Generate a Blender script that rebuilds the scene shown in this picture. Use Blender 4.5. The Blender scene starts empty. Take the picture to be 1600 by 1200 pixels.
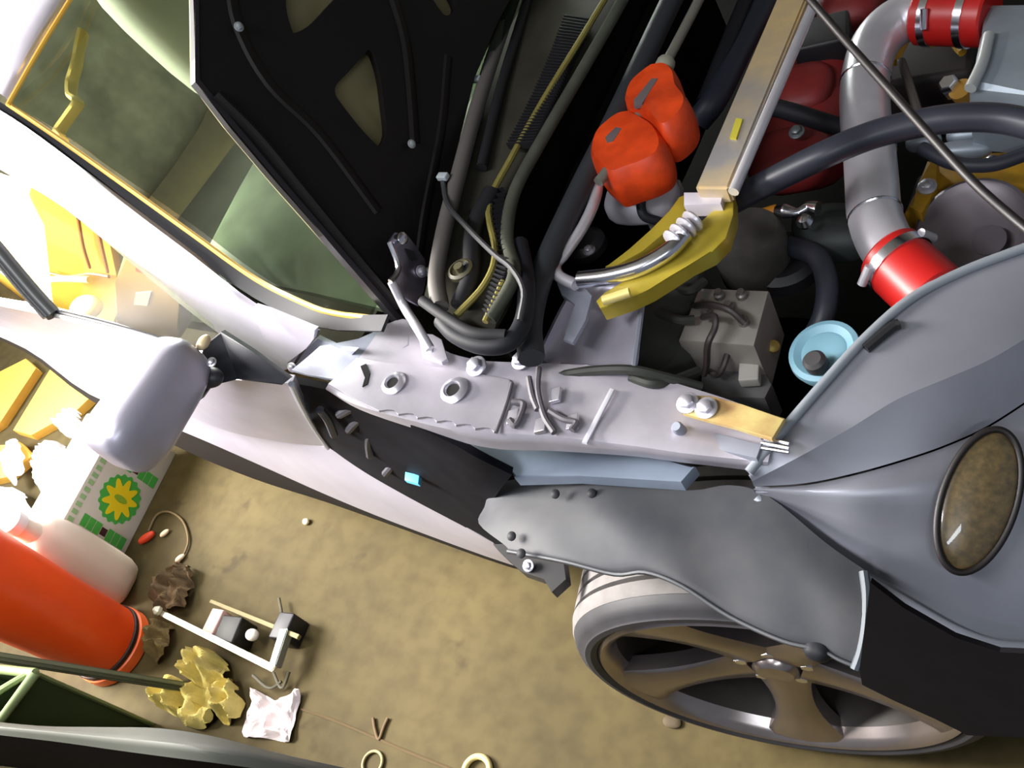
import bpy, bmesh, math, random
from mathutils import Vector, Matrix, noise
random.seed(7)
D = bpy.data
S = bpy.context.scene
COL = S.collection

# ------------------------------------------------------------------ camera
CR = Vector((0.80564708, 0.41897101, -0.41880314))     # right
CD = Vector((0.12965251, -0.81453097, -0.56544631))    # down
CF = Vector((-0.57803374, 0.40125130, -0.71054514))    # forward
CC = Vector((0.40066345, -0.32212334, 1.60709974))
FPX = 1473.63846
cam = D.objects.new('camera', D.cameras.new('camera'))
COL.objects.link(cam)
cam.data.sensor_width = 36.0
cam.data.lens = FPX * 36.0 / 1600.0
cam.data.clip_start = 0.02
U, B = -CD, -CF
cam.matrix_world = Matrix(((CR.x, U.x, B.x, CC.x), (CR.y, U.y, B.y, CC.y), (CR.z, U.z, B.z, CC.z), (0, 0, 0, 1)))
S.camera = cam

# ------------------------------------------------------------------ world, lights, exposure
S.view_settings.view_transform = 'Standard'
S.view_settings.look = 'None'
S.view_settings.gamma = 1.0
S.view_settings.use_curve_mapping = False
S.view_settings.exposure = 0.0
W = D.worlds.new('world'); S.world = W; W.use_nodes = True
W.node_tree.nodes['Background'].inputs[0].default_value = (0.78, 0.86, 1.0, 1)
W.node_tree.nodes['Background'].inputs[1].default_value = 0.22

def area(name, loc, target, sx, sy, power, color, spread=180):
    l = D.lights.new(name, 'AREA'); l.shape = 'RECTANGLE'; l.size = sx; l.size_y = sy
    l.energy = power; l.color = color
    o = D.objects.new(name, l); COL.objects.link(o)
    o.location = loc
    o.rotation_euler = (Vector(target) - Vector(loc)).to_track_quat('-Z', 'Y').to_euler()
    l.spread = math.radians(spread)
    return o
area('daylight_from_open_garage_door', (-3.2, -0.6, 2.1), (-1.65, 0.15, 0.9), 1.6, 1.4, 175, (1.0, 0.96, 0.91), 84)
area('ceiling_tube_light', (-0.7, -0.7, 2.6), (-0.35, 0.1, 0.6), 1.3, 0.18, 36, (0.94, 0.95, 1.0))
area('ceiling_tube_light_front', (1.15, -1.3, 2.5), (0.2, 0.2, 0.6), 1.2, 0.12, 13, (0.86, 0.93, 1.0))
area('cabin_fill_light', (-3.0, 3.0, 1.7), (-1.6, 0.9, 0.8), 1.2, 0.9, 90, (0.95, 1.0, 0.96), 100)  # added fill for the cabin; no window is known on that side

# ------------------------------------------------------------------ pixel rays to points on real planes
def ray(x, y):
    return CR * ((x - 800) / FPX) + CD * ((y - 600) / FPX) + CF
def Z(x, y, h):
    r = ray(x, y); return CC + r * ((h - CC.z) / r.z)
def Y(x, y, h):
    r = ray(x, y); return CC + r * ((h - CC.y) / r.y)
def X(x, y, h):
    r = ray(x, y); return CC + r * ((h - CC.x) / r.x)
def PL(x, y, o, n):
    r = ray(x, y); o = Vector(o); n = Vector(n); return CC + r * ((o - CC).dot(n) / r.dot(n))
def ZL(pts, h):
    return [Z(p[0], p[1], p[2] if len(p) > 2 else h) for p in pts]

# ------------------------------------------------------------------ materials
def lin(c):
    out = []
    for v in c:
        v /= 255.0
        out.append(v / 12.92 if v <= 0.04045 else ((v + 0.055) / 1.055) ** 2.4)
    return out
MATS = {}
def mat(name, rgb, rough=0.5, metal=0.0, var=0.0, scale=12.0, rgb2=None, bump=0.0, spec=0.5, coat=0.0):
    if name in MATS: return MATS[name]
    m = D.materials.new(name); m.use_nodes = True
    nt = m.node_tree; b = nt.nodes['Principled BSDF']
    c = lin(rgb)
    b.inputs['Base Color'].default_value = (*c, 1)
    b.inputs['Roughness'].default_value = rough
    b.inputs['Metallic'].default_value = metal
    b.inputs['Specular IOR Level'].default_value = spec
    b.inputs['Coat Weight'].default_value = coat
    if var > 0 or bump > 0:
        tc = nt.nodes.new('ShaderNodeTexCoord')
        n = nt.nodes.new('ShaderNodeTexNoise'); n.inputs['Scale'].default_value = scale
        n.inputs['Detail'].default_value = 6; n.inputs['Roughness'].default_value = 0.6
        nt.links.new(tc.outputs['Object'], n.inputs['Vector'])
        if var > 0:
            rp = nt.nodes.new('ShaderNodeValToRGB')
            rp.color_ramp.elements[0].position = 0.35; rp.color_ramp.elements[1].position = 0.65
            c2 = lin(rgb2) if rgb2 else [v * (1 - var) for v in c]
            rp.color_ramp.elements[0].color = (*c2, 1); rp.color_ramp.elements[1].color = (*c, 1)
            nt.links.new(n.outputs['Fac'], rp.inputs['Fac'])
            nt.links.new(rp.outputs['Color'], b.inputs['Base Color'])
        if bump > 0:
            bp = nt.nodes.new('ShaderNodeBump'); bp.inputs['Strength'].default_value = bump
            bp.inputs['Distance'].default_value = 0.01
            nt.links.new(n.outputs['Fac'], bp.inputs['Height'])
            nt.links.new(bp.outputs['Normal'], b.inputs['Normal'])
    MATS[name] = m
    return m
def glass_mat(name, tint, gloss=0.12, rough=0.03, gcol=(1, 1, 1)):
    m = D.materials.new(name); m.use_nodes = True; nt = m.node_tree
    nt.nodes.remove(nt.nodes['Principled BSDF'])
    out = nt.nodes['Material Output']
    t = nt.nodes.new('ShaderNodeBsdfTransparent'); t.inputs[0].default_value = (*lin(tint), 1)
    g = nt.nodes.new('ShaderNodeBsdfGlossy'); g.inputs['Roughness'].default_value = rough; g.inputs[0].default_value = (*gcol, 1)
    mx = nt.nodes.new('ShaderNodeMixShader'); mx.inputs[0].default_value = gloss
    nt.links.new(t.outputs[0], mx.inputs[1]); nt.links.new(g.outputs[0], mx.inputs[2])
    nt.links.new(mx.outputs[0], out.inputs[0])
    return m
silver = mat('silver_paint', (196, 192, 206), 0.38, 0.55, 0.10, 9)
silver_in = mat('silver_inner_paint', (208, 202, 212), 0.42, 0.3, 0.22, 12)
dusty_silver = mat('dusty_silver', (160, 164, 178), 0.55, 0.3, 0.2, 14)
bumper_paint = mat('bumper_paint', (158, 160, 170), 0.42, 0.5, 0.12, 7)
steel = mat('bright_steel', (225, 225, 235), 0.2, 1.0)
alu = mat('brushed_aluminium', (222, 219, 226), 0.34, 0.55, 0.12, 20)
zinc = mat('zinc_bolt', (206, 204, 214), 0.36, 0.8)
casting = mat('cast_aluminium', (158, 168, 178), 0.5, 0.5, 0.12, 25)
wheel_metal = mat('wheel_alloy', (172, 162, 160), 0.25, 0.9, 0.25, 10)
blk = mat('black_plastic', (30, 29, 32), 0.5, 0, 0.3, 20)
blk_soft = mat('black_rubber', (28, 29, 34), 0.6, spec=.3)
dark_void = mat('dark_engine_void', (15, 13, 11), 0.9, 0, 0.5, 15, spec=0.05)  # near-black colour stands in for the darkness of deep cavities
hood_black = mat('hood_black_paint', (20, 17, 16), 0.5, 0.0, 0.2, 8, spec=0.25)
hood_skin_m = mat('hood_skin_dimmed', (142, 132, 94), 0.7, 0, 0.1, 9)  # silver underside; the dim warm light is put into this colour
liner_m = mat('dusty_liner_plastic', (80, 80, 82), 0.65, 0, 0.28, 6, (58, 60, 66), spec=.35)
cowl_m = mat('dusty_cowl_plastic', (54, 52, 43), 0.75, 0, 0.3, 12, spec=.2)
seal_m = mat('weathered_rubber', (76, 78, 68), 0.7, 0, 0.3, 20, spec=.2)
olive_m = mat('olive_rubber_edge', (128, 118, 58), 0.55, 0, 0.2, 30)
gold_trim = mat('amber_trim', (205, 160, 70), 0.4)
tyre_m = mat('tyre_rubber', (48, 47, 51), 0.6, 0, 0.3, 18)
tread_m = mat('dusty_tread', (118, 114, 112), 0.85, 0, 0.2, 30)
barrel_m = mat('dark_barrel', (48, 42, 38), 0.5, 0.3, 0.4, 14)  # inner barrel, darker than the rim lip
yellow_zinc = mat('yellow_zinc_steel', (178, 158, 52), 0.4, 0.35, 0.2, 18)
tan_bracket = mat('tan_bracket', (216, 196, 128), 0.4, 0.3, 0.2, 22, (190, 150, 100))
orange_m = mat('orange_rubber', (236, 76, 24), 0.45, 0, 0.25, 14, (170, 46, 8))
red_sil = mat('red_silicone', (178, 28, 25), 0.38)
red_cover = mat('dull_red_paint', (128, 34, 34), 0.55, 0, 0.45, 9)
must_m = mat('mustard_paint', (190, 142, 26), 0.5, 0, 0.4, 22)
blue_cap = mat('pale_blue_plastic', (126, 172, 190), 0.5)
blue_clip_m = mat('blue_clip', (96, 190, 236), 0.4)
bar_tan = mat('tarnished_bar', (216, 188, 132), 0.4, 0.35, 0.45, 6, (156, 153, 154))
lamp_m = mat('amber_lens', (112, 94, 62), 0.3, 0.0, 0.3, 110, (80, 70, 50), spec=0.5, coat=0.5)
grey_abs = mat('abs_block_alloy', (164, 158, 150), 0.5, 0.4, 0.12, 20)
seat_pale = mat('pale_upholstery', (200, 202, 186), 0.8)
dash_m = mat('olive_dash_reflections', (134, 144, 122), 0.6, 0, 0.4, 5, (82, 88, 72))  # pale mottling stands in for murky reflections in the windshield
seat_tan = mat('tan_leather', (150, 118, 66), 0.6)
yel_int = mat('yellow_trim_card', (214, 178, 70), 0.7, 0, 0.2, 6)

# ------------------------------------------------------------------ mesh helpers
def link(name, bm, m, parent=None, smooth=True):
    me = D.meshes.new(name)
    bmesh.ops.recalc_face_normals(bm, faces=bm.faces)
    bm.to_mesh(me); bm.free()
    if smooth:
        for p in me.polygons: p.use_smooth = True
    me.materials.append(m)
    o = D.objects.new(name, me); COL.objects.link(o)
    if parent is not None:
        o.parent = parent
        o.matrix_parent_inverse = WM[parent].inverted()
    WM[o] = Matrix.Identity(4)
    if smooth:
        try:
            mod = o.modifiers.new('edge_split', 'EDGE_SPLIT'); mod.split_angle = math.radians(38)
        except Exception: pass
    return o
WM = {}
def thing(name, label, cat, loc, group=None):
    e = D.objects.new(name, None); COL.objects.link(e); e.location = loc; e.empty_display_size = 0.05
    WM[e] = Matrix.Translation(Vector(loc))
    tag(e, label, cat, group); return e
def tag(o, label, cat, group=None, kind=None):
    o['label'] = label; o['category'] = cat
    if group: o['group'] = group
    if kind: o['kind'] = kind
    return o
def struct(o, kind='structure'):
    o['kind'] = kind; return o

def cr(p, n):
    """Catmull-Rom samples through p, n per span"""
    out = []
    q = [p[0] * 2 - p[1]] + list(p) + [p[-1] * 2 - p[-2]]
    for i in range(1, len(q) - 2):
        a, b, c, d = q[i - 1], q[i], q[i + 1], q[i + 2]
        for k in range(n):
            t = k / n
            out.append((b * 2 + (c - a) * t + (a * 2 - b * 5 + c * 4 - d) * t * t + (b * 3 - a - c * 3 + d) * t ** 3) * 0.5)
    out.append(Vector(p[-1])); return out
def resample(pl, n):
    L = [0]
    for a, b in zip(pl, pl[1:]): L.append(L[-1] + (b - a).length)
    out = []; j = 0
    for k in range(n):
        s = L[-1] * k / (n - 1)
        while j < len(L) - 2 and L[j + 1] < s: j += 1
        d = L[j + 1] - L[j]; t = (s - L[j]) / d if d > 1e-9 else 0
        out.append(pl[j].lerp(pl[j + 1], min(1, t)))
    return out
def sheet_bm(rows, k=4, thick=0.003, n=None, down=None):
    if n: rows = [resample(cr(r, 6), n) for r in rows]
    g = [cr(r, k) for r in rows] if not n else rows
    cols = list(zip(*g)); cols = [cr(list(c), k) if len(c) > 2 else [c[0].lerp(c[1], t / k) for t in range(k + 1)] for c in cols]
    nu, nv = len(cols), len(cols[0])
    bm = bmesh.new()
    top = [[bm.verts.new(v) for v in c] for c in cols]
    fs = []
    for i in range(nu - 1):
        for j in range(nv - 1):
            fs.append((i, j))
    # normals oriented to the camera
    def nrm(i, j):
        a = cols[min(i + 1, nu - 1)][j] - cols[max(i - 1, 0)][j]
        b = cols[i][min(j + 1, nv - 1)] - cols[i][max(j - 1, 0)]
        nn = a.cross(b)
        if nn.length < 1e-12: nn = Vector((0, 0, 1))
        nn.normalize()
        return nn
    off = []
    ref = nrm(nu // 2, nv // 2); flip = -1 if ref.dot(CC - cols[nu // 2][nv // 2]) < 0 else 1
    for i in range(nu):
        off.append([bm.verts.new(cols[i][j] - (Vector(down) * thick * -1 if down else nrm(i, j) * flip * thick)) for j in range(nv)])
    for i, j in fs:
        bm.faces.new((top[i][j], top[i + 1][j], top[i + 1][j + 1], top[i][j + 1]))
        bm.faces.new((off[i][j], off[i][j + 1], off[i + 1][j + 1], off[i + 1][j]))
    for i in range(nu - 1):
        bm.faces.new((top[i][0], off[i][0], off[i + 1][0], top[i + 1][0]))
        bm.faces.new((top[i][-1], top[i + 1][-1], off[i + 1][-1], off[i][-1]))
    for j in range(nv - 1):
        bm.faces.new((top[0][j], top[0][j + 1], off[0][j + 1], off[0][j]))
        bm.faces.new((top[-1][j], off[-1][j], off[-1][j + 1], top[-1][j + 1]))
    return bm
def sheet(name, rows, m, parent=None, k=4, thick=0.003, n=None, down=None):
    return link(name, sheet_bm(rows, k, thick, n, down), m, parent)
def plate_bm(pts, thick, bm=None, bevel=0.0, n=None, curve=0):
    bm = bm or bmesh.new()
    pts = [Vector(p) for p in pts]
    if curve: pts = cr(pts + [pts[0]], curve)[:-1]
    c = sum(pts, Vector()) / len(pts)
    if n is None:
        n = Vector()
        for a, b in zip(pts, pts[1:] + pts[:1]): n += (a - c).cross(b - c)
        n.normalize()
        if n.dot(CC - c) < 0: n = -n
    else: n = Vector(n).normalized()
    t = [bm.verts.new(p) for p in pts]; u = [bm.verts.new(p - n * thick) for p in pts]
    f1 = bm.faces.new(t); f2 = bm.faces.new(list(reversed(u)))
    for i in range(len(pts)):
        j = (i + 1) % len(pts); bm.faces.new((t[j], t[i], u[i], u[j]))
    if bevel:
        es = [e for e in f1.edges]
        bmesh.ops.bevel(bm, geom=es, offset=bevel, segments=2, affect='EDGES', profile=0.6)
    bmesh.ops.triangulate(bm, faces=[f for f in bm.faces if len(f.verts) > 4])
    return bm
def plate(name, pts, thick, m, parent=None, bevel=0.0, n=None, curve=0):
    return link(name, plate_bm(pts, thick, None, bevel, n, curve), m, parent)
def tube_bm(pts, r, bm=None, seg=12, k=6, sx=1.0, straight=False):
    bm = bm or bmesh.new()
    pts = [Vector(p) for p in pts]
    rs = r if isinstance(r, (list, tuple)) else [r] * len(pts)
    if len(pts) > 2 and not straight:
        c = cr(pts, k); R = []
        for i in range(len(rs) - 1):
            for q in range(k): R.append(rs[i] + (rs[i + 1] - rs[i]) * q / k)
        R.append(rs[-1])
    else: c, R = pts, list(rs)
    t0 = (c[1] - c[0]).normalized()
    up = Vector((0, 0, 1)) if abs(t0.z) < 0.9 else Vector((1, 0, 0))
    nn = (up - t0 * up.dot(t0)).normalized()
    rings = []
    for i, p in enumerate(c):
        t = (c[min(i + 1, len(c) - 1)] - c[max(i - 1, 0)])
        if t.length < 1e-9: t = t0
        t = t.normalized(); nn = (nn - t * nn.dot(t)).normalized(); b = t.cross(nn)
        rings.append([bm.verts.new(p + (nn * math.cos(a) + b * math.sin(a) * sx) * R[i]) for a in [2 * math.pi * q / seg for q in range(seg)]])
    for a, b in zip(rings, rings[1:]):
        for q in range(seg):
            bm.faces.new((a[q], a[(q + 1) % seg], b[(q + 1) % seg], b[q]))
    bm.faces.new(list(reversed(rings[0]))); bm.faces.new(rings[-1])
    return bm
def tube(name, pts, r, m, parent=None, seg=12, k=6, sx=1.0, straight=False):
    return link(name, tube_bm(pts, r, None, seg, k, sx, straight), m, parent)
def frame(ax):
    ax = Vector(ax).normalized()
    u = Vector((0, 0, 1)) if abs(ax.z) < 0.9 else Vector((1, 0, 0))
    u = (u - ax * u.dot(ax)).normalized(); return u, ax.cross(u), ax
def lathe_bm(prof, o, ax, bm=None, seg=32, cap=True):
    bm = bm or bmesh.new(); u, v, w = frame(ax); o = Vector(o)
    rings = []
    for r, h in prof:
        rings.append([bm.verts.new(o + w * h + (u * math.cos(a) + v * math.sin(a)) * max(r, 1e-4)) for a in [2 * math.pi * q / seg for q in range(seg)]])
    for a, b in zip(rings, rings[1:]):
        for q in range(seg): bm.faces.new((a[q], a[(q + 1) % seg], b[(q + 1) % seg], b[q]))
    if cap:
        bm.faces.new(list(reversed(rings[0]))); bm.faces.new(rings[-1])
    return bm
def lathe(name, prof, o, ax, m, parent=None, seg=32, cap=True):
    return link(name, lathe_bm(prof, o, ax, None, seg, cap), m, parent)
def box_bm(c, ax, ay, az, bm=None, bevel=0.0):
    """c centre; ax, ay, az half-extent vectors"""
    own = bmesh.new()
    c, ax, ay, az = map(Vector, (c, ax, ay, az))
    v = {}
    for i in (-1, 1):
        for j in (-1, 1):
            for k in (-1, 1): v[i, j, k] = own.verts.new(c + ax * i + ay * j + az * k)
    for f in (((-1,-1,-1),(-1,1,-1),(-1,1,1),(-1,-1,1)), ((1,-1,-1),(1,-1,1),(1,1,1),(1,1,-1)), ((-1,-1,-1),(-1,-1,1),(1,-1,1),(1,-1,-1)),
              ((-1,1,-1),(1,1,-1),(1,1,1),(-1,1,1)), ((-1,-1,-1),(1,-1,-1),(1,1,-1),(-1,1,-1)), ((-1,-1,1),(-1,1,1),(1,1,1),(1,-1,1))):
        own.faces.new([v[q] for q in f])
    if bevel: bmesh.ops.bevel(own, geom=list(own.edges), offset=bevel, segments=3, affect='EDGES', profile=0.5)
    if bm is None: return own
    me = D.meshes.new('tmp'); own.to_mesh(me); own.free(); bm.from_mesh(me); D.meshes.remove(me)
    return bm
def box(name, c, ax, ay, az, m, parent=None, bevel=0.0):
    return link(name, box_bm(c, ax, ay, az, None, bevel), m, parent)
def sup_bm(c, ax, ay, az, n=3.5, seg=32, bm=None, warp=None):
    """rounded box / superellipsoid"""
    bm = bm or bmesh.new(); c, ax, ay, az = map(Vector, (c, ax, ay, az))
    rows = []
    for i in range(seg // 2 + 1):
        th = math.pi * i / (seg // 2); row = []
        for j in range(seg):
            ph = 2 * math.pi * j / seg
            d = (math.sin(th) * math.cos(ph), math.sin(th) * math.sin(ph), math.cos(th))
            L = sum(abs(q) ** n for q in d) ** (1 / n)
            q = [w / L for w in d]
            if warp: q = warp(*q)
            row.append(c + ax * q[0] + ay * q[1] + az * q[2])
        rows.append(row)
    t = bm.verts.new(rows[0][0]); b = bm.verts.new(rows[-1][0])
    R = [[bm.verts.new(p) for p in r] for r in rows[1:-1]]
    for a, e in zip(R, R[1:]):
        for j in range(seg): bm.faces.new((a[j], a[(j + 1) % seg], e[(j + 1) % seg], e[j]))
    for j in range(seg):
        bm.faces.new((t, R[0][(j + 1) % seg], R[0][j])); bm.faces.new((b, R[-1][j], R[-1][(j + 1) % seg]))
    return bm
def sup(name, c, ax, ay, az, m, parent=None, n=3.5, seg=32, warp=None):
    return link(name, sup_bm(c, ax, ay, az, n, seg, None, warp), m, parent)
def bolt(name, o, ax, r, parent, m=None):
    bm = lathe_bm([(r * 1.5, 0), (r * 1.5, r * 0.25), (r * 1.3, r * 0.35)], o, ax, None, 20)
    o2 = Vector(o) + Vector(ax).normalized() * r * 0.3
    lathe_bm([(r, 0), (r, r * 0.8), (r * 0.7, r * 1.0)], o2, ax, bm, 6)
    return link(name, bm, m or zinc, parent)

# ================================================================== SETTING
def floor_mat():
    m = D.materials.new('garage_concrete'); m.use_nodes = True; nt = m.node_tree; b = nt.nodes['Principled BSDF']
    tc = nt.nodes.new('ShaderNodeTexCoord')
    n1 = nt.nodes.new('ShaderNodeTexNoise'); n1.inputs['Scale'].default_value = 3.2; n1.inputs['Detail'].default_value = 8
    n2 = nt.nodes.new('ShaderNodeTexNoise'); n2.inputs['Scale'].default_value = 26; n2.inputs['Detail'].default_value = 6
    n3 = nt.nodes.new('ShaderNodeTexNoise'); n3.inputs['Scale'].default_value = 11; n3.inputs['Detail'].default_value = 3
    for n in (n1, n2, n3): nt.links.new(tc.outputs['Object'], n.inputs['Vector'])
    r1 = nt.nodes.new('ShaderNodeValToRGB'); e = r1.color_ramp.elements
    e[0].position = .3; e[0].color = (*lin((68, 58, 30)), 1); e[1].position = .7; e[1].color = (*lin((86, 75, 41)), 1)
    r2 = nt.nodes.new('ShaderNodeValToRGB'); e = r2.color_ramp.elements
    e[0].position = .25; e[0].color = (.72, .68, .6, 1); e[1].position = .6; e[1].color = (1, 1, 1, 1)
    r3 = nt.nodes.new('ShaderNodeValToRGB'); e = r3.color_ramp.elements
    e[0].position = .27; e[0].color = (.45, .40, .32, 1); e[1].position = .36; e[1].color = (1, 1, 1, 1)
    mx = nt.nodes.new('ShaderNodeMixRGB'); mx.blend_type = 'MULTIPLY'; mx.inputs[0].default_value = 1
    m2 = nt.nodes.new('ShaderNodeMixRGB'); m2.blend_type = 'MULTIPLY'; m2.inputs[0].default_value = 0.7
    nt.links.new(n1.outputs['Fac'], r1.inputs[0]); nt.links.new(n2.outputs['Fac'], r2.inputs[0]); nt.links.new(n3.outputs['Fac'], r3.inputs[0])
    nt.links.new(r1.outputs[0], mx.inputs[1]); nt.links.new(r2.outputs[0], mx.inputs[2])
    nt.links.new(mx.outputs[0], m2.inputs[1]); nt.links.new(r3.outputs[0], m2.inputs[2])
    nt.links.new(m2.outputs[0], b.inputs['Base Color']); b.inputs['Roughness'].default_value = 0.75
    b.inputs['Specular IOR Level'].default_value = 0.25
    return m
fl = struct(box('floor', (-1.2, 0.4, -0.05), (4.2, 0, 0), (0, 3.4, 0), (0, 0, 0.05), floor_mat()))
crack_pts = ZL([(470, 1108), (520, 1125), (580, 1150), (640, 1176), (700, 1200), (760, 1225)], 0.0012)
cb = tube_bm(crack_pts, [.002, .003, .0025, .003, .003, .002], None, 6, 4)
link('floor_crack', cb, mat('crack_dark', (88, 72, 44), 0.9), fl)
wall_m = mat('garage_wall_plaster', (150, 146, 136), 0.85, 0, 0.1, 4)
struct(box('wall_left', (-1.2, 3.85, 1.3), (4.2, 0, 0), (0, .05, 0), (0, 0, 1.3), wall_m))
struct(box('ceiling', (-1.2, 0.4, 2.75), (4.2, 0, 0), (0, 3.4, 0), (0, 0, .05), mat('ceiling_board', (170, 166, 156), 0.9, 0, .05, 3)))

# ================================================================== CAR
car = thing('car', 'silver car with raised black-lined hood and its right front fender taken off', 'car', (-1.0, 0.8, 0.0))

# ---------------- wheel
YAW = math.radians(12.36)
WO = Vector((-0.0058, 0.0047, 0.2912))
WMx = Matrix.Translation(WO) @ Matrix.Rotation(YAW, 4, 'Z')
AXW = (WMx.to_3x3() @ Vector((0, 1, 0)))
def wl(r, a, y): return WMx @ Vector((r * math.cos(a), y, r * math.sin(a)))
RR = .2435   # rim radius
barrel = lathe_bm([(RR + .0005, .012), (RR + .003, .002), (RR - .002, -.003), (RR - .009, .001), (RR - .014, .012), (RR - .020, .026), (RR - .016, .030), (RR + .0005, .012)], WO, AXW, None, 96, cap=False)
wheel = link('wheel', barrel, wheel_metal, car)
wheel['label'] = 'alloy front wheel with five wide spokes and low tyre'
link('rim_barrel', lathe_bm([(RR - .020, .026), (RR - .030, .06), (RR - .034, .19), (RR - .005, .205), (RR, .2), (RR - .028, .185), (RR - .024, .065), (RR - .016, .03)], WO, AXW, None, 96, cap=False), barrel_m, wheel)
tp = [(RR + .0005, .012), (RR + .004, .000), (RR + .012, -.005), (RR + .020, -.004), (RR + .022, -.001), (RR + .030, .002), (RR + .037, .011), (RR + .041, .020)]
link('tire', lathe_bm(tp + [(RR + .03, .03), (RR + .03, .2), (.268, .21), (RR, .2)], WO, AXW, None, 128, cap=False), tyre_m, wheel)
tp = [(RR + .036, .0205), (RR + .0412, .0205)]
y0 = .024
for g in range(8):
    tp += [(.287 + min(g, 1) * .003, y0), (.2905, y0 + .015), (.276, y0 + .0162), (.276, y0 + .0208)]; y0 += .022
tp += [(.2905, y0), (.29, y0 + .010), (.282, y0 + .016)]
link('tread', lathe_bm(tp, WO, AXW, None, 128, cap=False), tread_m, wheel)
for s in range(5):
    a = math.radians(-90 + 72 * s)
    bm = bmesh.new(); secs = []
    for t in [i / 10 for i in range(11)]:
        r = .035 + (.236 - .035) * t
        hw = .030 + .028 * (2 * t - .9) ** 2 * (1 if t > .45 else .6)
        yf = .034 - .030 * t ** 1.4
        base = [(-hw, yf + .03), (-hw, yf + .006), (-hw * .8, yf), (0, yf - .003), (hw * .8, yf), (hw, yf + .006), (hw, yf + .03)]
        ring = []
        for (w, y) in base:
            p = Vector((r * math.cos(a) - w * math.sin(a), y, r * math.sin(a) + w * math.cos(a)))
            rr = math.hypot(p.x, p.z)
            if rr > .237: p.x *= .237 / rr; p.z *= .237 / rr
            ring.append(bm.verts.new(WMx @ p))
        secs.append(ring)
    for p, q in zip(secs, secs[1:]):
        for i in range(7): bm.faces.new((p[i], p[(i + 1) % 7], q[(i + 1) % 7], q[i]))
    bm.faces.new(secs[0]); bm.faces.new(list(reversed(secs[-1])))
    link('spoke', bm, wheel_metal, wheel)
lathe('hub_cap', [(.0, .022), (.026, .024), (.032, .03), (.034, .045), (.06, .05), (.062, .07)], WO, AXW, wheel_metal, wheel, 40)
for s in range(5):
    a = math.radians(-54 + 72 * s)
    lathe('lug_nut', [(.009, .032), (.011, .036), (.011, .06)], WO + (wl(.048, a, 0) - WO), AXW, steel, wheel, 6)
lathe('brake_disc', [(.06, .1), (.15, .1), (.15, .125), (.06, .125)], WO, AXW, mat('rusty_disc', (58, 48, 42), 0.6, .4, .4, 20), wheel, 48)

# ---------------- fender liner
L0 = [(757, 792, .62), (772, 757, .645), (845, 746, .67), (925, 748, .685), (1000, 754, .69), (1080, 766, .695), (1140, 758, .70), (1200, 775, .70), (1290, 848, .69), (1353, 892, .68)]
L2 = [(793, 860, .66), (880, 876, .672), (960, 896, .675), (1008, 893, .69), (1065, 914, .69), (1140, 962, .672), (1222, 1000, .665), (1280, 1014, .66), (1312, 1030, .655), (1342, 1042, .65)]
LM = [((a[0] * .55 + b[0] * .45), (a[1] * .55 + b[1] * .45), (a[2] + b[2]) / 2 + .014) for a, b in zip(L0, L2)]
LM[0] = (748, 818, .655); LM[1] = (806, 806, LM[1][2])
LQ = [((a[0] * .12 + b[0] * .88), (a[1] * .12 + b[1] * .88), (a[2] * .12 + b[2] * .88) + .008) for a, b in zip(L0, L2)]
LE = [(b[0] - 1, b[1] + 5, b[2] - .012) for b in L2]
liner = sheet('fender_liner', [ZL(L0, 0), ZL(LM, 0), ZL(LQ, 0), ZL(L2, 0), ZL(LE, 0)], liner_m, car, 4, .003)
lip = ZL([(x, y + 1, z + .003) for x, y, z in L2], 0)
tube('liner_lip', lip, .0018, mat('liner_edge', (90, 92, 96), .6), liner, 8, 5)
tube('liner_rib', ZL([(1350, 893, .685), (1354, 930, .68), (1352, 980, .672), (1345, 1020, .662), (1336, 1046, .655)], 0), .005, mat('liner_bright_edge', (84, 92, 100), .5), liner, 8, 5)
sup('liner_clip', Z(1278, 1015, .655), (.014, 0, 0), (0, .012, 0), (0, 0, .012), blk_soft, liner, 2.6, 20)
for x, y in ((800, 838), (815, 865), (925, 771), (868, 772)):
    lathe('push_pin', [(.006, 0), (.006, .002), (.003, .004)], Z(x, y, .692 if y < 800 else .678), (0, -.3, 1), blk_soft, liner, 14)
# front splash shield, dark, in front of the wheel
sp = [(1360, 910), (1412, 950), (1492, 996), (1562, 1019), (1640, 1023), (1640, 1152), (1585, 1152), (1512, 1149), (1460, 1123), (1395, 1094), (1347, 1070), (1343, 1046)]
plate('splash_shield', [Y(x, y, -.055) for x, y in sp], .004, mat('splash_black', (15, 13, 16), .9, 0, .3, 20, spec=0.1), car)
# dark bracket behind the liner's rear end
plate('liner_bracket', ZL([(770, 850), (800, 850), (880, 875), (884, 905), (862, 925), (850, 905), (815, 893), (780, 862)], .50), .02, blk, car)
bolt('bracket_bolt', Z(826, 884, .505), (0, -.4, 1), .006, car)

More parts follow.
